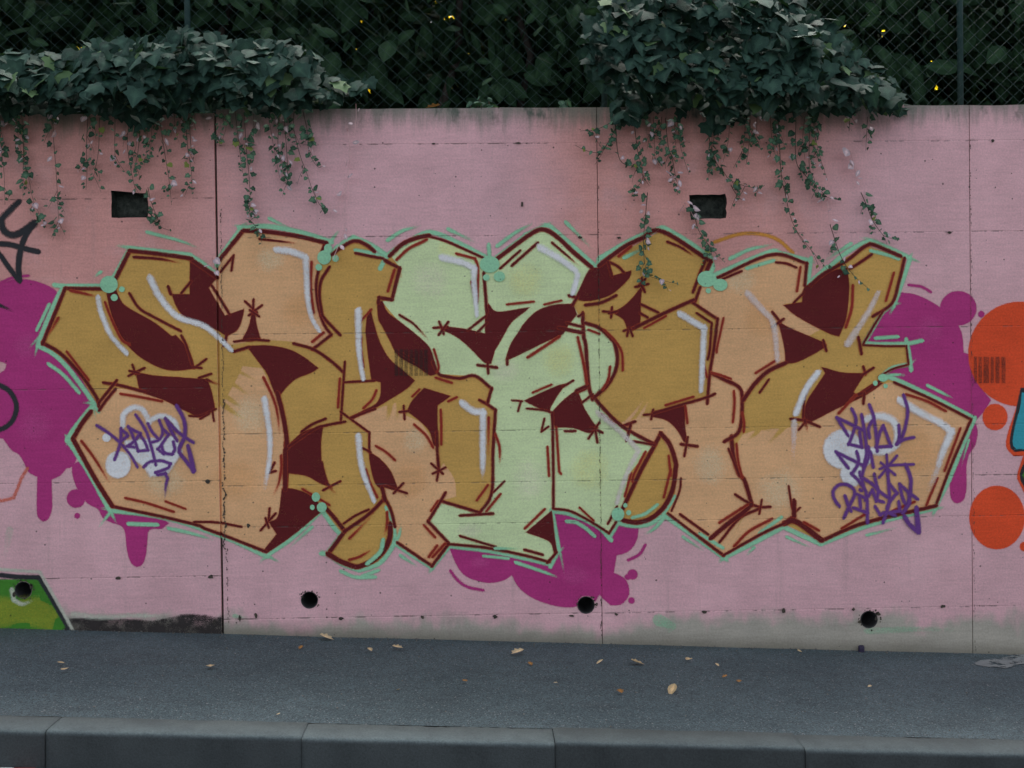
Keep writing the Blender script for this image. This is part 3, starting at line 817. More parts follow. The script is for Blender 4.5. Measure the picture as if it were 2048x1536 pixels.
many_fills('dark_fill', 'dark', """
A 1100,960 1130,1100 1200,1330 / B 1220,60 1300,190 1450,330 1640,430 1800,460 1990,440 1960,330 1900,220 1800,110 / A 1760,1400 1580,1260 1300,1100 1230,1020 1190,930
A 1770,970 1950,970 1952,620 / D 320,720 430,790 340,900 420,1040 510,1190 700,1125 690,1190 640,1320 530,1390 420,1320 230,1250 80,1170 / A 1800,1060
B 1400,490 1600,525 1850,540 / E 100,545 330,560 370,680 400,820 405,870 260,940 150,890 20,830 / B 1700,770 1440,680 1420,600
D 800,1130 760,1300 690,1440 780,1445 870,1420 830,1270 815,1130
E 740,220 950,215 1150,250 1300,320 1460,440 1400,480 1250,540 1150,620 1070,720 1030,700 950,500 880,400 790,280
E 1120,1200 1165,1230 1300,1110 1420,1060 1510,1050 1490,1200 1495,1400 / F 1510,120 1530,220 1580,370 1480,330 1350,260 1160,230 1150,400 1110,400 1115,200
F 1100,400 1200,400 1330,440 1430,500 1520,620 1480,640 1200,870 940,1050 920,1020 1050,860 970,740 1060,680
G 205,1120 230,1220 280,1400 340,1536 / H 420,370 530,460 655,570 560,660 300,820 190,880 30,960 10,940 180,860 280,800 320,700 320,580 225,560 190,300 165,60 / G 160,1400 180,1200
G 290,1050 330,1040 380,1150 520,1260 660,1370 800,1500 / H 850,340 890,490 820,510 700,430 500,310 410,150 330,0 / G 300,1230 285,1100
G 980,1300 1200,1330 1390,1375 1390,1200 1420,1070 1510,1150 1830,1105 1650,1250 1560,1400 1480,1536 / H 1480,250 1440,390 1380,380 1230,230 1100,120 960,50
H 1600,350 1650,200 1740,60 / J 0,1260 130,1140 300,1080 490,1070 525,1170 430,1290 380,1370 / K 200,170 0,270 / H 1620,350
J 760,670 850,610 900,780 1080,730 1060,800 900,950 750,1010 600,1030 520,1000 560,920 660,720 750,700
J 1195,890 1180,1020 1170,1260 1100,1320 1050,1320 1010,1220 900,1150 1000,1100 1100,1010
K 0,775 300,640 410,605 320,730 250,860 260,900 130,840
K 285,890 400,770 530,670 560,740 600,850 700,1010 745,1050 660,1100 500,1050 310,1040 270,940
K 1300,890 1600,820 1640,830 1630,1000 1655,1200 1630,1190 1560,1070 1450,970 1310,935
H 760,650 1020,730 890,820 890,1000 905,1240 860,1230 820,1090 720,980 590,880 640,780
H 200,1290 / I 190,20 300,90 400,200 450,300 485,400 360,370 330,400 260,330 210,130
L 270,630 300,900 325,1050 300,1050 250,930 20,840
M 1330,740 1500,700 1520,900 1490,1200 1420,1390 1300,1350 1000,1190 865,1080 1050,1050 1060,920 1130,860
M 800,1250 950,1330 1280,1470 / N 1290,210 1200,270 1000,370 880,390 870,250 830,60
N 1250,435 1450,490 1680,500 1560,690 1600,715 1780,600 1860,600 1680,720 1400,850 1110,1000 1050,970 1100,780 1190,640 1290,490
""", graf)
many_strokes('outline', 'dark', """
w8: A 1050,910 670,905 440,1470; B 440,180 620,290 780,450 900,600 1000,760 1015,830
w9: A 1190,800 1330,520 1650,555 1960,600; D 160,605 330,720 430,790
w7: B 1065,590 1240,620 1480,685; B 1195,570 1020,790; B 1180,660 1090,770 1020,870
w10: B 930,890 840,1010 750,1165 / C 980,300 1150,570
w7: C 1150,575 1700,690 2048,775 / F 300,800 600,910 930,1040
w9: D 460,610 700,315; D 700,315 930,325 1250,370 1550,440; D 1545,440 1510,530
w7: D 1475,700 1450,830 1450,960 1480,1140 1530,1280 1600,1380 1410,1530; D 1580,690 1500,820 1480,960 1500,1130 1530,1210 1690,1380
w6: D 380,880 480,1040 560,1170; D 160,840 70,950; D 530,1380 510,1480 500,1490
w7: A 1725,890 1750,960; E 1220,190 1420,250 1600,370 1720,480; E 610,270 760,225
w5: E 1740,380 1725,600 1705,900 1700,970; E 1740,585 2040,570; E 1700,890 1990,1100 1990,1300; E 2048,860 1800,950
w10: E 1050,700 1090,850 1130,1050 1150,1250 / F 1130,0 1130,400
w6: E 1740,990 1530,1030 1420,1070 1170,1240; E 1300,1090 1400,1020 1540,960
w9: F 1550,600 1640,700 1740,830; F 1740,830 1570,1060
w11: F 1570,1065 1700,1140 1850,1195 / I 100,1190 250,1120 360,1010 410,880 410,760
w8: F 1740,830 1980,660 / I 350,500
w7: I 340,480 390,550 430,650 460,780
w5: F 1730,750 1850,670 1980,610; F 200,735 430,740 680,785
w5: F 970,600 960,720; F 1030,650 880,820; F 930,700 960,790; F 1690,320 1520,410; F 1020,130 970,230 1030,215
w7 t: F 1560,340 1650,450
w7 t: A 1380,585 1650,605 1870,650
w6: A 1330,960 1430,1110 1600,1210 1850,1340; A 1860,1390 1910,1490 / B 1970,400
w5: B 1360,410 1390,500; B 1480,440 1320,520; B 1330,470 1420,490; E 320,350 200,440; E 190,430 270,440; E 250,540 370,500
w6 t: E 330,560 480,620
w4: E 150,930 260,930 420,860; E 385,880 400,980; E 260,960 350,910
w5 t: D 870,400 1050,420 1260,445
w5: D 470,735 600,570 580,720; D 610,1450 780,1430 960,1440; D 720,1040 840,1150; D 805,1020 800,1150; D 890,1080 760,1180; D 770,1130 860,1190
w8: D 1610,560 1700,490 1840,420 1960,460 2040,525
w6: G 60,545 200,575 340,600
w9: G 410,570 540,450 680,390 810,365
w5: G 800,370 1000,430 1370,595
w8: G 360,620 510,700 430,1020 300,1000 290,1050
w7: G 1370,750 1390,1000 1400,1150
w9: G 1510,600 1750,420 1900,320 / J 200,305 330,380 500,540 680,690
w5: G 1540,700 1740,520; G 1210,1330 1390,1190; G 1300,1360 1400,1260
w6: G 1660,670 1920,440
w5 t: J 280,440 420,560 560,680; G 510,1180 640,1260 740,1360 810,1440
w5: G 860,1310 1000,1300; G 915,1250 960,1370; G 1005,1250 910,1380
w7: H 850,380 890,480 920,510 1000,530 1130,545 1280,520 1450,650 1410,790
w7: H 1330,770 1420,820 1490,870 / I 1465,0 1450,440 1330,640 930,520
w6: H 1310,410 1500,435; H 1410,390 1415,490; H 1610,340 1610,400; H 490,270 660,370
w4: H 1660,770 1760,780; H 1750,780 1720,880; K 20,855 180,870 260,890; H 1990,960 1960,1090 2030,1040
w5: K 490,570 390,630; H 550,830 560,960; H 510,890 600,880
w7: H 890,1100 895,1300 / I 910,200
w5: I 910,190 890,310; I 835,140 950,240; I 975,180 850,240; H 130,1260 210,1300; I 360,370 580,440; I 545,340 450,440
w9: I 330,390 360,510
w7: I 975,440 930,520 800,730 1010,950; I 490,950 840,1185 1010,960
w6: I 1130,670 1460,650; I 1000,960 1400,1000 1800,1080 2040,1145 / L 230,1150 320,1050; I 1790,1020 1970,1070
w4: I 1580,320 1470,430
w5: I 1130,880 1490,990
w6: K 280,900 290,1536 / L 290,590
w5: L 290,600 450,620 600,690 750,780 860,850 930,740; L 850,750 940,580
w9: K 1390,1110 1310,1260 1180,1500 / L 1000,600
w10: K 1390,1110 1480,1220 1540,1400 / L 1540,200 1510,400 1430,570 1300,690 1150,740 1010,720
w4: L 1595,290 1580,420 1500,620
w6: L 1465,650 1700,830 2030,1080; L 1590,660 1870,860
w9: J 760,670 1000,490 1200,390 1400,320 1900,630 1860,720
w7: J 1840,630 1780,780 1720,940; J 1790,900 1740,1040
w6 t: J 1460,430 1600,490 1750,590
w8: J 1100,1320 1400,1170 1720,1025
w7: J 1700,1040 1970,1220 1930,1536 / K 1890,500 1865,800
w5: J 1760,1160 1910,1260 1890,1536 / K 1870,350
w6: J 1190,1070 1360,1150; J 1180,1160 1250,1200
w5: J 1170,820 1220,920; J 1230,810 1150,890; J 1130,890 1260,860; J 1195,800 1200,900; J 1190,880 1225,940; J 800,1140 930,1150; J 890,1100 880,1200; J 860,1160 940,1140; J 1010,1340 1110,1310; J 1060,1310 1045,1390; J 1070,1310 1100,1390
w7: J 620,1075 780,1050 930,980; J 455,980 530,1000 490,1070
w6: J 870,640 950,680 1010,740; J 850,640 890,780
w8: J 590,1160 600,1400 / K 620,200 650,600 690,760
w6: J 550,1190 590,1165; J 430,1260 590,1300
w8: J 350,1310 590,1360
w8: J 620,1260 760,1310 880,1420 / K 920,200 945,340 920,480 840,620 720,730; K 700,730 800,850 1000,1040 1320,1220
w7: K 1010,1030 1120,990; K 1080,1020 1040,1180
w5: K 1110,1190 1260,1215 1320,1230; K 540,690 650,640; K 590,790 690,710; K 410,1085 510,1085
w8: K 530,670 640,620
w5: K 760,1000 650,1160; K 680,1050 790,1100; K 720,1080 740,1200; K 1220,920 1310,910; K 1310,870 1290,960
w6: K 1940,705 1860,740 1620,810 1320,900
w7: K 1600,1220 1760,1240
w5: K 1665,1150 1630,1340
w7: M 160,805 730,560 1090,650 1070,870
w5: M 230,810 420,730; M 780,640 880,650 980,690; M 1060,950 960,1050
w8: M 1130,870 1260,760 1500,620 1650,500 1720,460 1780,460 2048,575
w7: P 820,600 760,850 690,1060 500,1190; M 1540,700 1650,630 1750,560
w5: P 600,1140 500,1300 400,1470
w7: Q 350,130 380,290; N 1840,570 1700,680 1590,720
w4: Q 400,205 620,215 840,215 860,390; Q 860,405 700,450 560,530
w6: M 740,1150 820,1250; M 740,1300 850,1220; N 1260,160 1290,260
w8: N 110,490 250,560 400,640 430,780 400,1080 250,1190
w9: N 870,390 700,470 560,600 440,770; N 320,1140 340,1350 400,1536 / O 450,300 530,560
w5: N 700,560 610,690; N 290,1270 400,1536; N 1130,600 1070,740 1050,960; N 1070,1000 1010,1070
w6: N 930,960 1070,980 1220,1040; N 1670,430 1690,500; N 1770,440 1660,510; N 1680,700 1670,800
w8 t: N 1070,980 1110,1110
w6: O 360,455 480,530 600,580 715,580; O 600,600 400,700 200,940
w4: O 630,510 605,650; O 905,370 940,600; O 960,650 1020,590
w10: O 520,560 440,640 300,740 110,900; O 860,750 960,680 960,520
w6: O 0,900 240,1075 620,860 860,750
w12: O 860,750 980,730 1240,920
w8: O 1240,930 1500,810 / R 500,720 1140,570
w6: R 1140,570 1300,150 / Q 1500,970; Q 1500,965 1100,760 720,590
""", graf)
many_strokes('thin_line', 'red', """
w5: E 1690,550 1670,840; H 270,670 230,760 140,850; F 1310,400 1580,560; C 1290,490 1500,540 1780,630; B 1240,705 1400,730 1660,780; B 690,275 910,560; A 1080,1050 1150,1230 1250,1430 / B 1330,200
w6 t: E 910,540 1000,730 1050,900 1075,1150; F 1790,900 2048,640; I 380,640 380,760 350,880; I 0,1120 100,1090 230,1010; B 840,1190 960,1350 / C 1080,260 1130,350; F 1090,60 1090,200 1060,350 1000,480; A 600,1210 470,1450; A 730,930 880,960 1000,990
w4: C 1700,525 1900,600; H 120,120 115,230 140,430
w6: D 1400,640 1390,850 1400,1000 1420,1150; D 1520,1360 1410,1450; G 480,610 600,500 780,410; G 455,720 390,930
w5: G 1090,550 1280,600 1310,700 1305,1000 1300,1060
w5 t: G 1245,840 1290,1100
w4: G 1610,1070 1880,1040; J 200,1070 370,1030; G 220,1120 110,1240; H 860,250 910,430 890,480; H 640,730 710,660; L 560,590 700,720; L 1085,240 1020,470
w5: H 880,540 1040,590; H 1010,780 1090,740; H 930,870 935,1040 935,1220; H 660,1020 780,1130 850,1250; H 270,1240 370,1300 460,1380; I 165,200 210,340 280,480
w6: K 30,330 350,120
w4: K 80,690 270,610; I 830,620 900,520
w6 t: H 1420,950 1420,1400; H 1490,1120 1530,1250 1535,1440
w5: I 1540,450 1400,620; I 1410,360 1300,510; I 760,770 870,890; K 230,1250 245,1536 / L 245,260; K 320,1050 350,1500 / L 365,240; L 200,605 0,800
w6: I 970,960 850,1090; I 890,980 810,1090
w5: K 1470,1340 1490,1536 / L 1490,200 1420,480; K 1230,1300 1110,1536 / L 1100,320
w6: J 960,575 1080,480
w4: J 2030,1210 1960,1536 / K 1960,280; J 1220,1310 1440,1190; K 650,50 760,90; K 1820,370 1860,530
w5: K 810,50 920,160 990,280 1000,460; K 870,430 850,560 790,660; K 780,910 910,1010; K 1440,820 1720,735; K 1640,830 1660,1000
w6: K 540,130 600,400 630,600; M 1560,880 1550,1100 1490,1300
w5: M 1025,690 990,930; M 1980,750 1900,1030; N 120,490 200,510 310,550; N 770,365 570,490; N 345,680 350,800 335,990; N 430,900 450,1000 445,1090; N 370,1220 390,1400 / O 430,280
w6: O 480,560 200,740; O 730,705 500,830 350,980; O 1065,740 1210,820; N 1590,720 1420,900
w5: O 1680,660 1450,800; Q 840,710 1050,780 1240,880; Q 1390,1060 1230,1490; R 1155,290 1045,560; R 920,530 700,620
""", graf)
many_strokes('white_highlight', 'white', """
w15 e7: A 1540,800 1620,960 1720,1100 1850,1210 / D 300,1290 450,1410 580,1536
w10 e7: A 1010,1000 1030,1120 1080,1260 1150,1400 / B 1300,290
w15 e6: D 1050,510 1200,530 1340,590 1350,800 1360,1000 1400,1200 1480,1340
w15 e6: D 1880,1140 1880,1400 / E 1880,200 1900,400 1930,550
w13 e6 t.3: E 920,760 950,950 970,1100 975,1300 / F 940,300 920,440
w14 e6: E 1880,1140 1890,1300 / F 1920,200 1970,350 2040,520
w17 e6: G 950,590 1150,640 1270,700 1270,850 1300,1180
w16 e10: J 160,490 350,600 520,730 530,800 490,950
w14 e8: J 1590,1170 1830,1310 1820,1536 / K 1800,670
w14: H 1150,800 1260,880 1360,890
w14 e9 t.25: H 1360,890 1360,1200 / I 1360,320
w12: N 1200,490 1080,660 980,900
w17 e14 t.35: Q 780,770 950,880 1200,1010 1300,1090 1220,1280 1130,1536 / R 1060,420
""", graf)
many_strokes('white_highlight', 'mauve', """
w12 e7: K 750,900 950,1070 1160,1280 1050,1500 / L 980,400 940,540
w14 e8: M 490,960 620,1110 740,1250 780,1536 / N 790,360
w7 e16: M 1820,950 1700,1180 1510,1470
w12 e8 t.7: N 960,1000 960,1400
""", graf)
# pale bubbles under the two signatures
many_strokes('pale_bubble', 'white', """
w11: B 1260,1030 1270,920 1350,850 1440,850 1510,930 1530,1000
w10: B 1550,970 1660,930 1780,980 1830,1080
w17: Q 420,970 560,930 700,980 750,1100 730,1230 620,1290 480,1290
""", graf)
for e, ft in ((ellipse(237, 929, 23, 25), 5), (ellipse(214, 875, 7), 3), (ellipse(1685, 898, 36, 36), 7), (ellipse(1703, 948, 20, 22), 7), (ellipse(1720, 915, 22, 16), 6)):
    fill('pale_bubble', 'white', e, graf, feather=ft)
fill('pale_bubble', 'white', "B 1300,1200 1500,1180 1800,1150 1850,1300 1780,1400 / C 1700,240 1550,250 1480,150 / B 1330,1330", graf, feather=8)
for cx, cy, rx, ry in ((218.8, 569, 17, 16.5), (244.7, 578.7, 5, 5), (229.5, 595.3, 6.2, 6.2), (648.8, 515.2, 13, 13.5), (656.6, 497.7, 7.5, 9), (638, 534.8, 6, 6), (671.3, 517.2, 6, 6), (632.2, 993.7, 7.6, 8.6), (644, 1014.3, 9.2, 9.6), (625, 1014.3, 4, 4.6), (979.3, 528.9, 19, 16), (998.8, 553.3, 10.5, 9.5), (972.5, 555.3, 6, 5.6), (1413.3, 558.2, 18.5, 15.5), (1440, 570, 13.6, 11.5), (1416.2, 581.6, 4.6, 4.6), (1235.5, 1028, 12, 12.5), (1250.2, 1010.4, 3.6, 3.8), (1257, 1025, 4.2, 4.6), (1765.2, 755.5, 9.5, 7), (1749.6, 766.2, 4, 4.6), (1770, 772, 3.6, 3.8)):
    fill('mint_bubble', 'mint', ellipse(cx, cy, rx, ry, 18), graf, feather=1.5)
many_strokes('mint_glint', 'mint', """
w8: I 340,920 310,1040 180,1160
w6: L 1100,690 1230,650 1350,560
w6 t: I 1490,1005 1760,1000
""", graf)
# the two violet signatures
t1 = stroke('signature', 'violet', "B 1000,1030 1110,1100 1230,1200 1340,1330 1410,1450", wall, 6.5, 5)
tag(t1, 'violet handwritten signature on the left peach letter')
many_strokes('pen_stroke', 'violet', """
w6.5: B 1245,1060 1240,1180 1215,1280 1180,1375; B 1245,1070 1300,1110 1310,1135 1240,1190; B 1320,1040 1350,1100 1390,1200 1420,1290; B 1320,1050 1440,1110 1380,1190 1310,1240 1380,1250
w6: B 1430,1110 1490,1200 1520,1280 1420,1290; B 1395,920 1450,1000 1510,1110 1560,1270 1600,1430; B 1520,1010 1560,1090 1620,1160; B 1635,980 1670,1080 1640,1170 1560,1200; B 1670,1060 1730,1120 1640,1250 1620,1270 1680,1320
w7: B 1700,960 1760,1090 1815,1180; B 1710,970 1800,1070 1900,1150 1980,1200; B 1780,1200 1795,1280 1770,1320 1720,1320 1680,1300 1660,1240
w8: B 1815,830 1880,950 1900,1050 1890,1150 1850,1240 1840,1300 1900,1380 1980,1480
w8 e11: B 1930,1240 1960,1360 1985,1490
w6.5: C 1480,170 1540,120 1660,110 1750,140 1730,180 1600,230 1620,250 1700,240 1720,290
w6.5 t.8: C 1720,290 1700,380 1695,500
""", t1)
t2 = stroke('signature', 'violet', "Q 130,950 240,1130", wall, 7, 7)
tag(t2, 'violet handwritten signatures in three rows on the right peach letter')
many_strokes('pen_stroke', 'violet', """
w7: Q 130,950 260,1010 400,1080; Q 280,860 320,950 310,1050 250,1220 380,1250 360,1100; Q 380,920 410,1100 430,1300 400,1450; Q 460,820 500,930 530,1130 540,1290; Q 490,980 450,1060 460,1150
w7: Q 600,1030 560,1120 530,1250 680,1240 610,1050; Q 810,720 850,860 840,980 800,1130 740,1220; Q 760,1030 765,1150 740,1220; Q 740,1215 820,1170 910,1150
w7: Q 120,1300 240,1460; Q 120,1300 260,1370 400,1440; Q 330,1300 350,1380 330,1450 280,1520; R 275,240 370,340 430,460 440,740; Q 450,1250 450,1350 400,1480 / R 380,280; Q 470,1300 500,1450
w5: Q 635,1330 650,1536; R 740,60 560,280; Q 570,1470 650,1440 760,1430 910,1425; Q 580,1410 720,1530
w8: R 830,150 880,280 880,400 860,530 820,620
w7: R 150,570 100,500 90,420 140,360 220,350 290,390 310,450 260,560 200,690; R 210,470 240,560 270,620; R 330,450 420,490; R 360,490 370,590; R 300,590 440,640; R 360,230 400,370
w7: R 368,408 374,412; R 420,510 490,410 530,510 600,530; R 380,280 480,340 560,420 640,480; R 510,250 530,350 550,420 530,520; R 640,140 655,330 665,520 640,620 600,740; R 520,580 570,660 610,640
w7: R 660,340 740,440 660,540 640,600; R 770,350 790,460 820,540; R 770,350 860,430 950,500; R 860,450 870,540 800,640; R 760,530 770,620 660,640 720,670
w9: R 820,680 870,760 960,840
w9 e12: R 940,590 950,700 960,830
""", t2)

# spalled edges along the movement joint and the two fine joints
def chips(x_of, y0, y1, step, wmin, wmax, prob):
    bm = bmesh.new()
    y = y0
    while y < y1:
        if random.random() < prob:
            cx = x_of(y) + random.uniform(-1.2, 1.2); hh = random.uniform(1.2, step * 0.9); ww = random.uniform(wmin, wmax)
            n = 7
            ring = []
            for k in range(n):
                an = 2*math.pi*k/n; r = random.uniform(0.55, 1.1)
                p = on_wall(cx + math.cos(an)*ww*r, y + math.sin(an)*hh*r)
                ring.append(bm.verts.new((p.x, -0.0085, p.y)))
            bm.faces.new(ring)
        y += step
    return from_bm('spalled_crack', bm, M_CRACK, wall)
def jline(xa, ya, xb, yb, amp, seed):
    return lambda y: xa + (xb - xa) * (y - ya) / (yb - ya) + amp * mnoise.noise(Vector((y * 0.05, seed, 0))) + 0.5 * amp * mnoise.noise(Vector((y * 0.21, seed, 4)))
chips(jline(441, 280, 450, 1090, 3.5, 1.0), 420, 820, 4.0, 0.5, 1.3, 0.75)
chips(jline(443, 280, 450, 1090, 4.0, 2.0), 800, 1100, 3.0, 0.8, 3.0, 0.9)
chips(jline(454, 1090, 458, 1250, 4.0, 3.0), 1095, 1245, 4.0, 0.5, 1.6, 0.6)
chips(jline(1195, 300, 1203, 1290, 1.6, 5.0), 370, 1280, 5.0, 0.5, 1.3, 0.62)
chips(jline(1938, 260, 1949, 1300, 1.6, 7.0), 270, 1300, 5.5, 0.4, 1.1, 0.55)
def spots(name, data):   # chipped bits of the surface
    for px, py, a, b in data:
        bm = bmesh.new(); ring = []
        for k in range(9):
            an = 2*math.pi*k/9; r = random.uniform(0.6, 1.2)
            p = on_wall(px + math.cos(an)*a*r, py + math.sin(an)*b*r); ring.append(bm.verts.new((p.x, -0.0087, p.y)))
        bm.faces.new(ring); from_bm(name, bm, M_CRACK, wall)
spots('chipped_hole', [(237, 1156, 5, 3.5), (422, 1153, 6, 4), (683, 1236, 5, 4), (845, 1234, 4, 4), (990, 1233, 5, 4), (1143, 1231, 5, 3), (1232, 1228, 4, 3), (1408, 1224, 6, 3.5), (1567, 1221, 4.5, 5), (1706, 1218, 4, 4), (1885, 1212, 6, 4), (868, 288, 4, 2.2), (1036, 287, 6, 2.4), (1984, 282, 4, 4), (1044, 410, 3, 6), (1161, 475, 5, 3.2), (1238, 476, 5, 3), (1898, 466, 4.5, 3), (415, 963, 5, 4.5), (497, 1051, 4, 4), (430, 1243, 3, 6), (480, 1235, 3, 8), (512, 1230, 3, 7)])

# two barred stencils sprayed as a thin black mist
for x0, y0, bars, hgt, host in ((790, 699, [(0, 6), (9.5, 6.5), (19.5, 6.5), (29.5, 6.5), (39.5, 6.5), (49.5, 6), (59, 6.5)], 52, graf), (1947, 714, [(0, 5), (9, 6), (19, 10), (33.5, 5), (43, 7), (55, 7)], 52, wall)):
    for dx, wd in bars:
        fill('stencil_bar', 'mist', [(x0+dx, y0), (x0+dx+wd, y0), (x0+dx+wd, y0+hgt), (x0+dx, y0+hgt)], host, feather=0.8)

# paint and cement broken away round the drains
rim = []
for px, py, r in PIPES:
    for k in range(14):
        an = random.uniform(0, 6.28); rr_ = r * random.uniform(1.03, 1.32)
        rim.append((px + math.cos(an)*rr_, py - abs(math.sin(an))*rr_ if random.random() < .7 else py + math.sin(an)*rr_, random.uniform(.7, 2.4), random.uniform(.7, 2.4)))
spots('chipped_rim', rim + [(1755, 1227, 6, 4), (1718, 1243, 4, 3), (1751, 1236, 3, 4), (64, 1172, 4, 6), (30, 1188, 4, 5), (605, 1193, 3, 2)])
# ------------------------------------------------------------------ pavement, kerb, road, bank behind the wall
KB, KF = -1.46, -1.635                               # back and front of the kerb
def sheet(name, x0, x1, y0, y1, dz, mat, nx=2, ny=2, rough=0.0):
    vs, fs = [], []
    for j in range(ny + 1):
        for i in range(nx + 1):
            x = x0 + (x1-x0)*i/nx; y = y0 + (y1-y0)*j/ny
            vs.append((x, y, gz(x) + dz + (rough * mnoise.noise(Vector((x*1.7, y*1.7, 5))) if rough else 0)))
    for j in range(ny):
        for i in range(nx): fs.append((j*(nx+1)+i, j*(nx+1)+i+1, (j+1)*(nx+1)+i+1, (j+1)*(nx+1)+i))
    o = from_py(name, vs, fs, mat, None, bool(rough))
    o['kind'] = 'structure'
    return o
sheet('sidewalk', -5.2, 5.2, KB + 0.002, 0.03, 0.0, M_WALK, 90, 16, 0.003)
sheet('road', -60, 60, -40, KB, -0.15, M_ROAD)
kerb = empty('kerb'); kerb['kind'] = 'structure'
kerb['label'] = 'pale concrete kerb along the pavement'
# kerb stones, joints where the photograph shows them
def kx(px):
    d = ray(px, 1490)
    t = (KF - CAM_LOC.y) / d.y
    return (CAM_LOC + d*t).x
k0, k1 = kx(603), kx(1110)
STL = k1 - k0
def kerb_mesh(ln):
    prof = [(KB, -0.3), (KB, 0.0), (KF + 0.020, 0.0), (KF + 0.011, -0.002), (KF + 0.005, -0.006), (KF + 0.001, -0.013), (KF, -0.024), (KF - 0.008, -0.3)]
    nx = 48; vs = []; fs = []
    m = len(prof)
    for i in range(nx + 1):
        x = -ln/2 + ln*i/nx
        e = 0.003 if i in (0, nx) else 0.0
        for j, (y, z) in enumerate(prof):
            w = 0.003 * mnoise.noise(Vector((x*6, j*0.7, 2))) + 0.0035 * mnoise.noise(Vector((x*31, j*1.3, 7)))
            vs.append((x, y + (e if y < KB - 0.01 else 0) + w, z + GSLOPE*x - (e if 1 < j < 7 else 0) + w*0.6))
    for i in range(nx):
        for j in range(m - 1): fs.append((i*m+j, i*m+j+1, (i+1)*m+j+1, (i+1)*m+j))
    fs.append(tuple(range(m))); fs.append(tuple(nx*m + j for j in range(m))[::-1])
    me = bpy.data.meshes.new('kerb_stone'); me.from_pydata(vs, [], fs)
    for p in me.polygons: p.use_smooth = len(p.vertices) == 4
    me.update(); return me
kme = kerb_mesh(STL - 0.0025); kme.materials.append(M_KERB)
for i in range(-4, 5):
    xc = (k0 + k1)/2 + i*STL
    o = link_mesh('kerb_stone', kme, None, kerb, (xc, random.uniform(-.006, .006), gz(xc) + random.uniform(-.004, .004) + 0.002))
# bank of leaf mould behind the wall
o = from_py('bank', [(-60, DEPTH, 2.78), (60, DEPTH, 2.78), (60, 60, 3.2), (-60, 60, 3.2)], [(0, 1, 2, 3)], M_SOIL)
o['kind'] = 'structure'
# pale cement spill on the pavement at the right
def blot(name, P, dz, mat, jit=0.0):
    v = [on_ground(*p) for p in P]
    vs = [(p.x, p.y, gz(p.x) + dz) for p in v]
    bm = bmesh.new()
    b = [bm.verts.new(p) for p in vs]
    bmesh.ops.triangle_fill(bm, edges=[bm.edges.new((b[i-1], b[i])) for i in range(len(b))], use_beauty=True)
    bmesh.ops.recalc_face_normals(bm, faces=bm.faces[:])
    for f in bm.faces:
        if f.normal.z < 0: f.normal_flip()
    return from_bm(name, bm, mat)
M_SPILL = noisy_mat('dried_cement', (0.22, 0.245, 0.24), (0.16, 0.18, 0.18), 14, fine=0.3, bump=0.05)
_t = NT(M_SPILL.node_tree)
_n = _t.noise(_t.n('ShaderNodeNewGeometry').outputs['Position'], 16.0, 5, 0.7)
M_SPILL.node_tree.links.new(_t.math('GREATER_THAN', _n, 0.46), M_SPILL.node_tree.nodes['Principled BSDF'].inputs['Alpha'])
sp = blot('cement_spill', jag([(1941, 1329), (1962, 1322), (2000, 1318), (2020, 1312), (2060, 1309), (2090, 1316), (2060, 1326), (2030, 1331), (2010, 1338), (1985, 1334), (1962, 1335)], 1.1, 3), 0.0032, M_SPILL)
tag(sp, 'pale smear of dried cement on the pavement by the wall foot', 'cement spill')
M_REDP = noisy_mat('red_card', (0.45, 0.03, 0.02), (0.38, 0.03, 0.03), 9)
M_WHTP = noisy_mat('white_card', (0.7, 0.7, 0.7), (0.62, 0.62, 0.62), 9)
rw = empty('card_scrap')
tag(rw, 'torn red and white card scrap lying on the road against the kerb', 'card')
d_ = kx(32)
for nm, a, b, mt in (('white_half', -0.105, -0.0, M_WHTP), ('red_half', 0.0, 0.085, M_REDP)):
    x0, x1 = d_ + a, d_ + b
    vs = [(x0, KF - 0.012, gz(x0) - 0.147), (x1, KF - 0.012, gz(x1) - 0.146), (x1, KF - 0.06, gz(x1) - 0.134), (x0, KF - 0.065, gz(x0) - 0.136), (x1, KF - 0.10, gz(x1) - 0.147), (x0, KF - 0.105, gz(x0) - 0.147)]
    from_py(nm, vs, [(0, 1, 2, 3), (3, 2, 4, 5)], mt, rw)
# a dark violet spray-can cap standing at the wall foot
p = on_ground(1726, 1306); rr = 0.017
cap = empty('can_cap', (p.x, -0.025, gz(p.x) + 0.002))
tag(cap, 'small dark violet spray can cap standing at the foot of the wall', 'cap')
def lathe(name, prof, mat, parent, n=18):
    vs, fs = [], []
    for r, z in prof:
        for k in range(n):
            an = 2*math.pi*k/n; vs.append((r*math.cos(an), r*math.sin(an), z))
    for j in range(len(prof)-1):
        for k in range(n): fs.append((j*n+k, j*n+(k+1) % n, (j+1)*n+(k+1) % n, (j+1)*n+k))
    fs.append(tuple((len(prof)-1)*n + k for k in range(n)))
    return from_py(name, vs, fs, mat, parent, True)
M_CAP = noisy_mat('violet_plastic', (0.035, 0.025, 0.06), (0.025, 0.02, 0.045), 12, rough=0.4)
lathe('cap_shell', [(rr, 0), (rr, 0.026), (rr*0.93, 0.031), (rr*0.8, 0.033), (rr*0.78, 0.028)], M_CAP, cap)
lathe('rim', [(rr*1.06, 0.0), (rr*1.06, 0.004), (rr*1.0, 0.005)], M_CAP, cap)

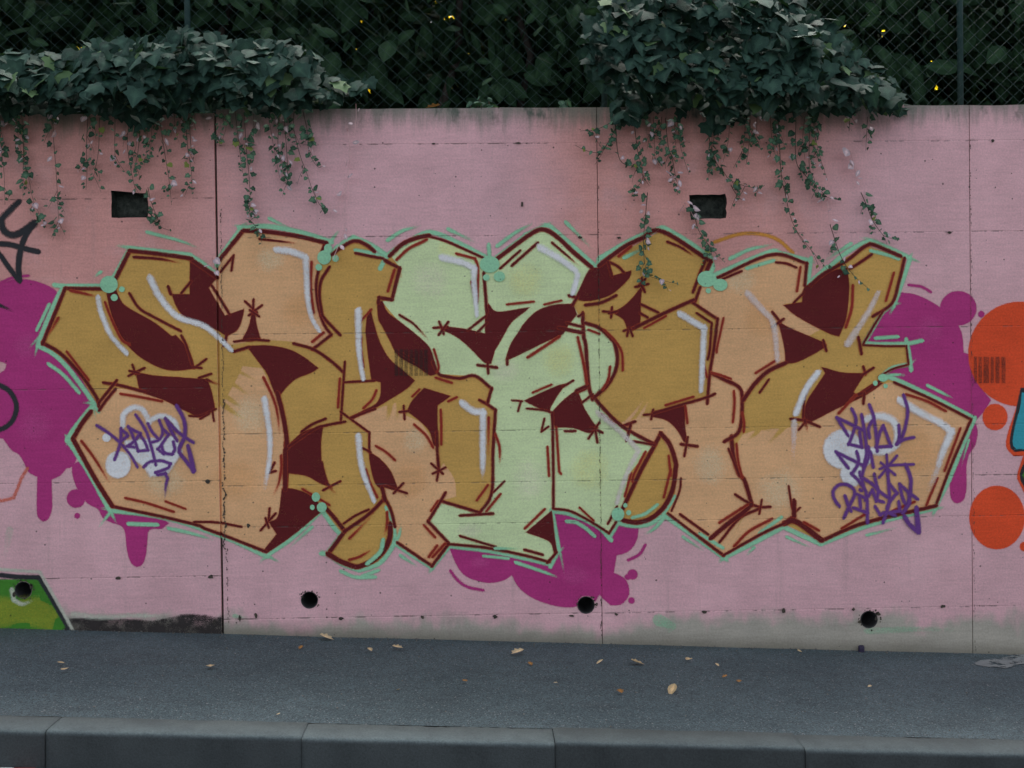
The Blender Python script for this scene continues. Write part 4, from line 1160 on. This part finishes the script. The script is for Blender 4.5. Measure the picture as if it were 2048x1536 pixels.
# grit washed up along the wall foot, the kerb and the gutter
vs, fs = [], []
for k in range(900):
    u = random.random()
    x = random.uniform(-3.6, 3.6)
    if u < 0.55: y = -0.005 - abs(random.gauss(0, 0.035)); z = gz(x)
    elif u < 0.85: y = random.uniform(KB, -0.05); z = gz(x)
    else: y = KF - 0.01 - abs(random.gauss(0, 0.05)); z = gz(x) - 0.15
    s = random.uniform(0.0018, 0.0055)
    b = len(vs)
    for q in ((1, 0, .1), (-.9, .2, .1), (.1, 1, 0), (-.1, -1, .1), (0, .1, 1.1), (0, 0, -.6)):
        vs.append((x + s*q[0]*random.uniform(.6, 1.3), y + s*q[1]*random.uniform(.6, 1.3), z + 0.004 + s*q[2]))
    for a_ in ((0, 2, 4), (2, 1, 4), (1, 3, 4), (3, 0, 4), (2, 0, 5), (1, 2, 5), (3, 1, 5), (0, 3, 5)): fs.append(tuple(b + i for i in a_))
M_GRIT = noisy_mat('grit', (0.10, 0.095, 0.085), (0.22, 0.21, 0.19), 40)
gr_ = from_py('grit', vs, fs, M_GRIT)
tag(gr_, 'loose grit and crumbs along the wall foot and gutter', 'grit', kind='stuff')

# ------------------------------------------------------------------ chain-link fence on the wall top
FY = 0.17
fence = empty('chain_link_fence', (0, FY, WALL_TOP))
tag(fence, 'dark green chain-link fence standing on top of the pink wall', 'fence')
FH = 1.75
for px, py in ((-450, 40), (372, 40), (1208, 20), (1925, 120)):
    x = on_wall(px, py, FY).x
    bm = bmesh.new()
    bmesh.ops.create_cone(bm, cap_ends=True, segments=12, radius1=0.017, radius2=0.017, depth=FH + 0.1)
    o = from_bm('post', bm, M_FENCE, fence, True); o.location = (x, 0.03, FH/2 + 0.05)
    bm = bmesh.new()
    bmesh.ops.create_uvsphere(bm, u_segments=10, v_segments=6, radius=0.025)
    c = from_bm('post_cap', bm, M_FENCE, o, True); c.location = (0, 0, FH/2 + 0.05)
CW, CH = 0.076, 0.071
path = []
k = 0
while k * CH/2 < FH:
    path.append(Vector(((CW/2 + 0.001) * (1 if k % 2 else -1) * 0.5, 0.0022 * (1 if k % 2 else -1), 0.02 + k*CH/2))); k += 1
vs, fs = tube(path, 0.0013, 4)
wme = bpy.data.meshes.new('wire'); wme.from_pydata([tuple(v) for v in vs], [], fs); wme.materials.append(M_FENCE); wme.update()
n = int(10.2 / (CW/2))
for i in range(n):
    o = link_mesh('wire', wme, None, fence, (-5.1 + i*CW/2, 0, CH/2 * (i % 2)))
for zz_ in (0.03, 0.9, FH - 0.03):
    vs, fs = tube([Vector((-5.15 + 10.3*i/30, -0.004, zz_ + 0.004*math.sin(i))) for i in range(31)], 0.002, 4)
    from_py('tension_wire', vs, fs, M_FENCE, fence)
# ------------------------------------------------------------------ leaves
def leaf_mesh(name, outline, fold=0.12, droop=0.15, mat=None):
    """a leaf hanging from the origin down -Z, face to -Y, creased along the midrib"""
    vs = [(0, 0, 0)]
    mid = (0.0, -0.02, -0.45)
    def bend(x, z): return (x, fold*abs(x)*0.9 - 0.02 + droop*(z*z)*0.5, z)
    half = outline
    left = [(-x, z) for x, z in reversed(half) if x > 1e-6]
    ring = [bend(x, z) for x, z in half] + [bend(x, z) for x, z in left]
    vs = [bend(0, -0.02)] + [bend(0, -0.4)] + ring
    n = len(ring)
    fs = [(1, 2 + (k+1) % n, 2 + k) for k in range(n)]
    me = bpy.data.meshes.new(name); me.from_pydata(vs, [], fs)
    if mat: me.materials.append(mat)
    for p in me.polygons: p.use_smooth = True
    ra = me.attributes.new('rib', 'FLOAT', 'POINT')
    for k_ in range(len(vs)): ra.data[k_].value = 1.0 if k_ == 1 else (0.55 if abs(vs[k_][0]) < 1e-6 else 0.0)
    me.update(); return me
IVY_A = [(0, 0.0), (0.20, 0.12), (0.44, 0.06), (0.40, -0.20), (0.58, -0.36), (0.34, -0.52), (0.22, -0.72), (0, -1.0)]
IVY_B = [(0, 0.02), (0.26, 0.10), (0.50, -0.04), (0.40, -0.24), (0.50, -0.50), (0.24, -0.62), (0, -0.92)]
IVY_C = [(0, 0.0), (0.28, 0.06), (0.46, -0.18), (0.42, -0.40), (0.26, -0.66), (0, -0.95)]
OVAL = [(0, 0.0), (0.13, -0.12), (0.23, -0.34), (0.23, -0.58), (0.13, -0.82), (0, -1.0)]
ivy_me = [leaf_mesh('ivy_leaf', o, f, d, M_IVY) for o, f, d in ((IVY_A, .16, .2), (IVY_B, .26, .3), (IVY_C, .1, .35), (IVY_A, -.12, .4), (IVY_B, .05, .5))]
small_me = [leaf_mesh('small_ivy_leaf', o, f, d, M_IVY_SMALL) for o, f, d in ((IVY_A, .16, .2), (IVY_C, .26, .3), (IVY_B, -.1, .3))]
paint_me = [leaf_mesh('painted_ivy_leaf', o, f, d, M_IVY_PAINTED) for o, f, d in ((IVY_C, .16, .2), (OVAL, .2, .3))]
oval_me = [leaf_mesh('oval_leaf', OVAL, f, d, M_LAUREL) for f, d in ((.3, .2), (.15, .5), (-.1, .4))]

def leaf_matrix(loc, size, tilt, yaw, roll):
    m = Matrix.Rotation(yaw, 4, 'Z') @ Matrix.Rotation(tilt, 4, 'X') @ Matrix.Rotation(roll, 4, 'Y')
    return Matrix.Translation(loc) @ m @ Matrix.Scale(size, 4)
class Bulk:
    """leaves beyond the ones that are objects of their own, joined into one mesh"""
    def __init__(self): self.v = []; self.f = []; self.r = []
    def add(self, me, M):
        b = len(self.v)
        self.v.extend([tuple(M @ v.co) for v in me.vertices])
        self.r.extend([d.value for d in me.attributes['rib'].data])
        self.f.extend([tuple(b + i for i in p.vertices) for p in me.polygons])
    def build(self, name, mat, parent):
        if not self.v: return None
        o = from_py(name, self.v, self.f, mat, parent, True)
        o.data.attributes.new('rib', 'FLOAT', 'POINT').data.foreach_set('value', self.r)
        o['kind'] = 'stuff'
        return o

def ivy_mass(plant, poly, count, parts, lob, size=(0.058, 0.115), y0=-0.02, bulge=0.32):
    xs = [p[0] for p in poly]; ys = [p[1] for p in poly]
    items = []
    tries = 0
    while len(items) < count and tries < count*60:
        tries += 1
        p = (random.uniform(min(xs), max(xs)), random.uniform(min(ys), max(ys)))
        if not inside(p, poly): continue
        # distance to the rim decides how far the cushion swells towards the street
        dm = min(abs(p[0]-q[0])*0.7 + abs(p[1]-q[1]) for q in poly)
        sw = min(1.0, dm / 60.0)
        lump = 0.5 + 0.5*mnoise.noise(Vector((p[0]*0.012, p[1]*0.016, lob)))
        layer = random.choice((0, 0, 0, 1, 1, 2))
        y = y0 - (0.04 + bulge*sw*(0.35 + 0.9*lump)) + layer*0.09 + random.uniform(-.035, .035)
        w = on_wall(p[0], p[1], y)
        if w.y < WALL_TOP + 0.02: y = min(y, -0.03 - layer*0.01)
        s = random.uniform(*size) * (0.8 if layer else 1.0)
        items.append((layer, -s, Vector((w.x, y, w.y + s*0.45)), s))
    items.sort(key=lambda i: (abs(i[2].x) > 2.95, i[0], i[1]))
    bulk = Bulk()
    for k, (layer, _, loc, s) in enumerate(items):
        M = leaf_matrix(loc, s, -R(random.gauss(34, 20)), R(random.gauss(0, 36)), R(random.gauss(0, 26)))
        me = random.choice(ivy_me)
        if k < parts:
            o = link_mesh('leaf', me, None, plant); o.matrix_local = plant.matrix_world.inverted() @ M
        else: bulk.add(me, plant.matrix_world.inverted() @ M)
    bulk.build('leaf_mass', M_IVY, plant)

_strand_count, _strand_bulk = {}, {}
def strand(plant, P, leaves_, size=(5, 10), y=-0.025, pink=False, rad=0.0019, painted=0.14, twig=False):
    Q, _ = crom([tuple(p) for p in P], False, 6, R(170))
    path = []
    for i, q in enumerate(Q):
        yy = y - 0.012 - 0.02*abs(mnoise.noise(Vector((q[0]*0.05, q[1]*0.03, 1)))) - (0.03 if i == 0 else 0)
        w = on_wall(q[0], q[1], yy); path.append(Vector((w.x, yy, w.y)))
    inv = plant.matrix_world.inverted()
    vs, fs = tube([inv @ p for p in path], rad, 4, [rad*(1.2 - 0.7*i/len(path)) for i in range(len(path))])
    st = from_py('hanging_stem', vs, fs, M_STEM_PINK if pink else M_STEM, plant)
    leaves = leaves_ if pink else int(leaves_*2.1)
    for k in range(leaves):
        t = (k + random.uniform(0.1, 0.9)) / leaves
        i = min(len(path)-2, int(t*(len(path)-1))); fr = t*(len(path)-1) - i
        p = path[i].lerp(path[i+1], fr)
        s = random.uniform(*size) * PX * (1.9 - 1.0*t)
        side = random.choice((-1, 1))
        loc = p + Vector((side*s*0.35, -0.008, s*0.25))
        me = random.choice(paint_me) if (pink or random.random() < painted) else random.choice(small_me)
        M = inv @ leaf_matrix(loc, s, -R(random.gauss(25, 18)), R(random.gauss(0, 40)), R(side*-40 + random.gauss(0, 25)))
        n_ = _strand_count[plant.name] = _strand_count.get(plant.name, 0) + 1
        if n_ > 150 and me not in paint_me: _strand_bulk.setdefault(plant.name, (plant, Bulk()))[1].add(me, M); continue
        o = link_mesh('leaf', me, None, st); o.matrix_local = M
    if not twig and not pink:
        for k in range(max(1, len(P) - 2)):
            q = Q[random.randrange(len(Q)//6, max(len(Q)//6 + 1, len(Q) - 2))]; sd = random.choice((-1, 1)); ln_ = random.uniform(14, 38)
            strand(plant, [q, (q[0] + sd*ln_*0.25, q[1] + ln_*0.5), (q[0] + sd*ln_*random.uniform(.25, .6), q[1] + ln_)], random.randint(1, 3), (5, 9), y, rad=0.0012, twig=True)

POLY_L = [(-330, 190), (-290, 140), (-180, 112), (-70, 120), (0, 108), (60, 118), (130, 122), (180, 96), (260, 88), (330, 80), (380, 70), (440, 84), (520, 92), (600, 100), (640, 125), (655, 160), (700, 165), (745, 170), (735, 190), (690, 200), (670, 215), (650, 225), (610, 222), (560, 235), (500, 228), (430, 215), (380, 225), (320, 250), (290, 262), (250, 240), (215, 238), (150, 225), (90, 232), (30, 236), (-70, 240), (-200, 236), (-320, 222)]
POLY_R = [(1165, 45), (1200, 20), (1280, -25), (1400, -55), (1500, -35), (1580, 0), (1640, 45), (1690, 90), (1740, 140), (1780, 165), (1812, 205), (1815, 232), (1770, 230), (1720, 228), (1690, 238), (1640, 228), (1570, 238), (1500, 240), (1440, 262), (1415, 268), (1390, 228), (1330, 232), (1290, 236), (1240, 250), (1222, 235), (1232, 200), (1210, 170), (1178, 150), (1160, 110)]
cL = on_wall(330, 215); cR = on_wall(1480, 215)
ivyL = empty('ivy', (cL.x, 0, WALL_TOP)); ivyR = empty('ivy', (cR.x, 0, WALL_TOP))
bpy.context.view_layer.update()
tag(ivyL, 'low cushion of dark ivy spilling over the left half of the wall top', 'ivy', 'ivy plants on the wall top')
tag(ivyR, 'tall mound of dark ivy climbing the fence above the right half of the wall', 'ivy', 'ivy plants on the wall top')
ivy_mass(ivyL, POLY_L, 1450, 150, 1.0)
ivy_mass(ivyR, POLY_R, 1500, 150, 7.0, bulge=0.38)
for P, n in (([(0,258),(3,300),(8,345),(10,410)], 7), ([(33,245),(45,275),(48,320),(58,360),(68,405),(90,448)], 9), ([(46,250),(48,300),(46,350),(46,395)], 5),
             ([(105,235),(108,290),(112,340),(115,390),(118,440),(130,470)], 9), ([(176,232),(173,290),(174,340),(172,380)], 6), ([(199,235),(197,300),(190,340),(185,360)], 5),
             ([(230,235),(230,310),(236,330)], 4), ([(258,240),(255,290),(262,340),(272,385)], 7), ([(280,262),(275,310),(267,340)], 3), ([(320,245),(330,310),(338,360),(343,410)], 7),
             ([(296,375),(301,400),(312,429),(322,453),(340,461)], 6), ([(370,228),(376,300),(383,345),(384,390)], 8), ([(378,235),(383,310)], 4), ([(470,222),(478,290),(485,345)], 8),
             ([(488,225),(493,300),(497,340),(500,385),(498,420),(503,440)], 15), ([(558,232),(556,290),(562,325),(570,355)], 7), ([(568,228),(575,330),(575,370),(582,372)], 8),
             ([(588,222),(588,260),(600,310),(613,345),(625,380),(640,410),(656,425)], 7), ([(606,222),(615,265),(617,300),(625,320),(638,335),(648,330)], 8), ([(500,440),(510,452),(524,480)], 4)):
    strand(ivyL, P, n)
for P, n in (([(694,255),(700,300),(697,340),(693,375),(680,405),(660,425)], 5), ([(712,208),(712,240),(707,275)], 2), ([(424,515),(426,540),(432,552)], 3), ([(665,520),(682,478),(690,455)], 4)):
    strand(ivyL, P, n, (8, 12), pink=True, rad=0.0018)
for P, n in (([(1268,240),(1275,300),(1284,335),(1288,365)], 9), ([(1295,385),(1292,420),(1288,465),(1287,500),(1290,530),(1297,550),(1322,560),(1356,568)], 10),
             ([(1331,236),(1336,290),(1345,320),(1352,360),(1355,390)], 8), ([(1415,262),(1430,320),(1448,345),(1460,360),(1490,372),(1518,376),(1530,370)], 14), ([(1462,370),(1470,385),(1483,400)], 4),
             ([(1557,238),(1560,310),(1563,355),(1570,385),(1580,430),(1595,464),(1628,507),(1656,540)], 14), ([(1592,235),(1592,320),(1610,350),(1630,370),(1645,385),(1655,395),(1680,400)], 12), ([(1620,230),(1618,320),(1622,350)], 7),
             ([(1722,385),(1735,415),(1745,440),(1762,465),(1775,475),(1800,478)], 7), ([(1230,248),(1240,320),(1275,335),(1285,360),(1260,385)], 9), ([(1240,240),(1205,300),(1175,302),(1150,290)], 3),
             ([(1235,238),(1195,258),(1160,262)], 2), ([(1388,420),(1395,455),(1410,480),(1430,505),(1450,525)], 9), ([(1660,449),(1681,511),(1705,548),(1740,580)], 6), ([(1500,240),(1498,290),(1492,330)], 6), ([(1700,228),(1698,262)], 4)):
    strand(ivyR, P, n)
for P, n in (([(1654,395),(1657,425),(1660,449)], 3), ([(1700,300),(1712,345),(1706,372)], 6), ([(1368,405),(1380,420),(1390,440)], 6), ([(1340,345),(1362,380)], 4), ([(1805,205),(1812,235)], 1)):
    strand(ivyR, P, n, (8, 13), pink=True, rad=0.0018)

rs = random.Random(77)
for plant, xa, xb, ytop, cnt in ((ivyL, -20, 640, 228, 22), (ivyR, 1225, 1740, 234, 20)):      # the thin short trailers between the long ones
    for k in range(cnt):
        x = rs.uniform(xa, xb); ln = rs.uniform(28, 130) * (0.6 if rs.random() < .5 else 1.0); dr = rs.uniform(-.12, .22)
        strand(plant, [(x, ytop), (x + dr*ln*.4 + rs.uniform(-4, 4), ytop + ln*.5), (x + dr*ln + rs.uniform(-5, 5), ytop + ln)], max(2, int(ln/16)), (4, 9), rad=0.0013)
for _p, _b in _strand_bulk.values(): _b.build('small_leaves', M_IVY_SMALL, _p)

# small weeds and ferny sprigs along the wall top, behind the fence foot
def sprig(px, n, h, label):
    w = on_wall(px, 214, 0.22)
    t = empty('sprig', (w.x, 0.22, WALL_TOP - 0.1))
    tag(t, label, 'weed', 'weeds on the wall top')
    for k in range(n):
        a = random.uniform(-1, 1)
        top = Vector((a*h*0.8, random.uniform(-.03, .05), 0.1 + h*random.uniform(.5, 1)))
        vs, fs = tube([Vector((a*0.01, 0, 0)), top*0.55, top], 0.002, 4)
        st = from_py('stem', vs, fs, M_STEM, t)
        for j in range(3):
            o = link_mesh('leaf', random.choice(small_me), None, st)
            o.matrix_local = leaf_matrix(top*(0.6 + 0.2*j) + Vector((0, -.01, 0)), random.uniform(.03, .055), -R(random.gauss(50, 20)), R(random.gauss(0, 50)), R(random.gauss(0, 40)))
sprig(945, 4, 0.10, 'pale weed sprouting on the wall top beside the dry yellow leaf')
sprig(985, 5, 0.13, 'leafy weed on the wall top, second sprout right of the dry yellow leaf')
sprig(1140, 4, 0.10, 'small weed on the wall top just left of the tall ivy mound')

# ------------------------------------------------------------------ dark hedge behind the fence
def hedge(name, label, x0, x1, parts, n, seed):
    rnd = random.Random(seed)
    h = empty(name, ((x0+x1)/2, 1.2, 2.80))
    bpy.context.view_layer.update()
    tag(h, label, 'hedge', 'evergreen shrubs behind the fence')
    inv = h.matrix_world.inverted()
    w = x1 - x0
    for k in range(4):
        bx = x0 + w*(0.15 + 0.23*k) + rnd.uniform(-.1, .1); by = 1.4 + rnd.uniform(-.3, .5)
        path_ = [Vector((bx, by, 2.75))]
        for j in range(6): path_.append(path_[-1] + Vector((rnd.uniform(-.16, .16), rnd.uniform(-.14, .14), 0.45)))
        vs, fs = tube([inv @ p for p in path_], 0.03, 6, [0.035 - 0.004*j for j in range(7)])
        from_py('trunk', vs, fs, M_BARK, h, True)
    items = []
    # a few leafy boughs push towards the fence, the rest stays deep in the shade
    for k in range(n):
        x = rnd.uniform(x0 - 0.25, x1 + 0.25); z = rnd.uniform(2.80, 5.2)
        if k % 9 == 0:
            lobe = mnoise.noise(Vector((x*1.1, z*1.6, seed + 3)))
            if lobe < 0.06 and z < 3.75: continue
            y = 0.42 + 0.5*rnd.random(); s = rnd.uniform(0.09, 0.15)
        else:
            y = 1.0 + rnd.random()*1.5; s = rnd.uniform(0.16, 0.27)
        items.append((y, Vector((x, y, z)), s))
    items.sort(key=lambda i: i[0] + (0 if 2.9 < i[1].z < 3.8 else 9))
    bulk = Bulk()
    for k, (y, loc, s) in enumerate(items):
        M = inv @ leaf_matrix(loc, s, -R(rnd.gauss(22, 24)), R(rnd.gauss(0, 50)), R(rnd.gauss(0, 45)))
        me = rnd.choice(oval_me)
        if k < parts:
            o = link_mesh('leaf', me, None, h); o.matrix_local = M
        else: bulk.add(me, M)
    bulk.build('foliage', M_LAUREL, h)
HX = [-4.6, -1.9, 0.75, 4.8]
hedge('laurel_hedge', 'dark laurel shrub behind the fence above the left ivy cushion', HX[0], HX[1], 120, 6000, 3)
hedge('laurel_hedge', 'dark laurel shrub behind the fence over the bare middle of the wall top', HX[1], HX[2], 200, 5350, 4)
hedge('laurel_hedge', 'dark laurel shrub behind the fence beyond the tall ivy mound', HX[2], HX[3], 160, 8800, 5)
# a yellowing tree farther back on the bank glints through the gaps of the hedge
def yellow_tree(x, y, seed, label):
    rnd = random.Random(seed)
    t = empty('yellowing_tree', (x, y, 2.9))
    tag(t, label, 'tree', 'yellowing trees behind the hedge')
    path_ = [Vector((0, 0, -0.1))]
    for j in range(7): path_.append(path_[-1] + Vector((rnd.uniform(-.12, .12), rnd.uniform(-.12, .12), 0.6)))
    vs, fs = tube(path_, 0.09, 8, [0.11 - 0.012*j for j in range(8)])
    from_py('trunk', vs, fs, M_BARK, t, True)
    for k in range(7):
        a = rnd.uniform(0, 6.28); p0 = path_[2 + k % 5]
        p1 = p0 + Vector((math.cos(a)*0.6, math.sin(a)*0.6, 0.5)); p2 = p1 + Vector((math.cos(a)*0.7, math.sin(a)*0.6, 0.35))
        vs, fs = tube([p0, p1, p2], 0.03, 6, [0.04, 0.028, 0.012])
        from_py('limb', vs, fs, M_BARK, t, True)
    bulk = Bulk()
    for k in range(3800):
        a = rnd.uniform(0, 6.28); r = 1.75*math.sqrt(rnd.random()); z = rnd.uniform(0.1, 4.2)
        bulk.add(oval_me[k % 3], leaf_matrix(Vector((r*math.cos(a), r*math.sin(a)*0.8, z)), rnd.uniform(.14, .24), -R(rnd.gauss(40, 30)), R(rnd.uniform(0, 360)), R(rnd.gauss(0, 50))))
    bulk.build('crown', M_YELLOW, t)
for k, (x, y) in enumerate(((-4.2, 5.4), (-1.3, 5.0), (1.6, 5.3), (4.6, 5.2))):
    yellow_tree(x, y, 20 + k, ('yellowing tree glinting through the hedge at the far left', 'yellowing tree glinting through the hedge left of the bare wall top', 'yellowing tree glinting through the hedge left of the tall ivy mound', 'yellowing tree glinting through the hedge at the far right')[k])

# ------------------------------------------------------------------ fallen leaves
DRY_A = [(0, 0.0), (0.22, -0.05), (0.20, -0.22), (0.42, -0.34), (0.25, -0.5), (0.30, -0.72), (0.12, -0.78), (0, -1.0)]
dry_me = [leaf_mesh('dry_leaf', o, f, d, mt) for o, f, d, mt in ((DRY_A, .35, .4, M_DRY), (OVAL, .5, .3, M_DRY), (DRY_A, .4, .5, M_DRY2), (IVY_C, .3, .6, M_DRY))]
FALL = [(200, 1260, 12, 0, 'small dry leaf against the black band at the wall foot'), (114, 1331, 14, 1, 'tan dry leaf on the far left of the pavement, the upper of a pair'), (123, 1346, 12, 3, 'tan dry leaf on the far left of the pavement, the lower of a pair'),
        (421, 1341, 17, 3, 'lone tan leaf on the pavement below the wide wall joint'), (604, 1297, 12, 2, 'small tan leaf just left of the large leaf under the left middle drain'), (640, 1279, 27, 0, 'large curled tan leaf at the wall foot under the left middle drain pipe'),
        (737, 1303, 18, 1, 'whitish flat scrap of leaf right of the large leaf under the drain'), (785, 1300, 21, 0, 'two-lobed tan leaf near the wall, right of a whitish leaf scrap'), (800, 1384, 12, 1, 'thin pale leaf scrap in the middle of the pavement'),
        (925, 1366, 13, 2, 'orange brown leaf scrap in the middle of the pavement'), (1046, 1309, 28, 0, 'ragged tan leaf near the wall, left of the fine joint'), (1058, 1330, 13, 2, 'small brown leaf right below a ragged tan leaf'),
        (1206, 1326, 16, 1, 'flat pinkish leaf under the fine joint of the wall'), (1263, 1330, 26, 0, 'large two-lobed tan leaf right of the fine joint'), (1380, 1323, 14, 3, 'small tan leaf near the wall right of the large two-lobed leaf'),
        (1431, 1332, 12, 1, 'thin pinkish leaf scrap near the wall on the right half'), (1454, 1356, 12, 2, 'orange brown leaf, upper of two on the right half of the pavement'), (1478, 1371, 14, 2, 'orange brown leaf, lower of two on the right half of the pavement'),
        (1349, 1380, 33, 1, 'largest pale tan leaf lying mid pavement on the right'), (1238, 1386, 17, 2, 'dark curled leaf left of the largest pale leaf'), (1742, 1376, 8, 3, 'tiny pale leaf below the right drain pipe'), (1595, 1305, 9, 3, 'tiny tan leaf at the wall foot left of the spray can cap'), (1115, 1370, 8, 0, 'tiny tan leaf on the pavement left of centre line'), (560, 1432, 7, 3, 'tiny leaf on the back edge of the kerb')]
for px, py, sz, kind, label in FALL:
    p = on_ground(px, py)
    s = sz * (p - CAM_LOC).length / FPX * 1.08
    o = link_mesh('fallen_leaf', dry_me[kind], None)
    o.matrix_world = Matrix.Translation((p.x, p.y, gz(p.x) + 0.006 + s*0.30)) @ Matrix.Rotation(random.uniform(0, 6.28), 4, 'Z') @ Matrix.Rotation(R(72 + random.uniform(-14, 10)), 4, 'X') @ Matrix.Scale(s, 4)
    tag(o, label, 'leaf', 'fallen leaves')
w = on_wall(880, 210, 0.06)
o = link_mesh('fallen_leaf', dry_me[2], None)
o.matrix_world = Matrix.Translation((w.x, 0.06, WALL_TOP + 0.035)) @ Matrix.Rotation(1.3, 4, 'Z') @ Matrix.Rotation(R(70), 4, 'X') @ Matrix.Scale(0.085, 4)
tag(o, 'curled dry yellow leaf lying on the bare middle of the wall top', 'leaf', 'fallen leaves')
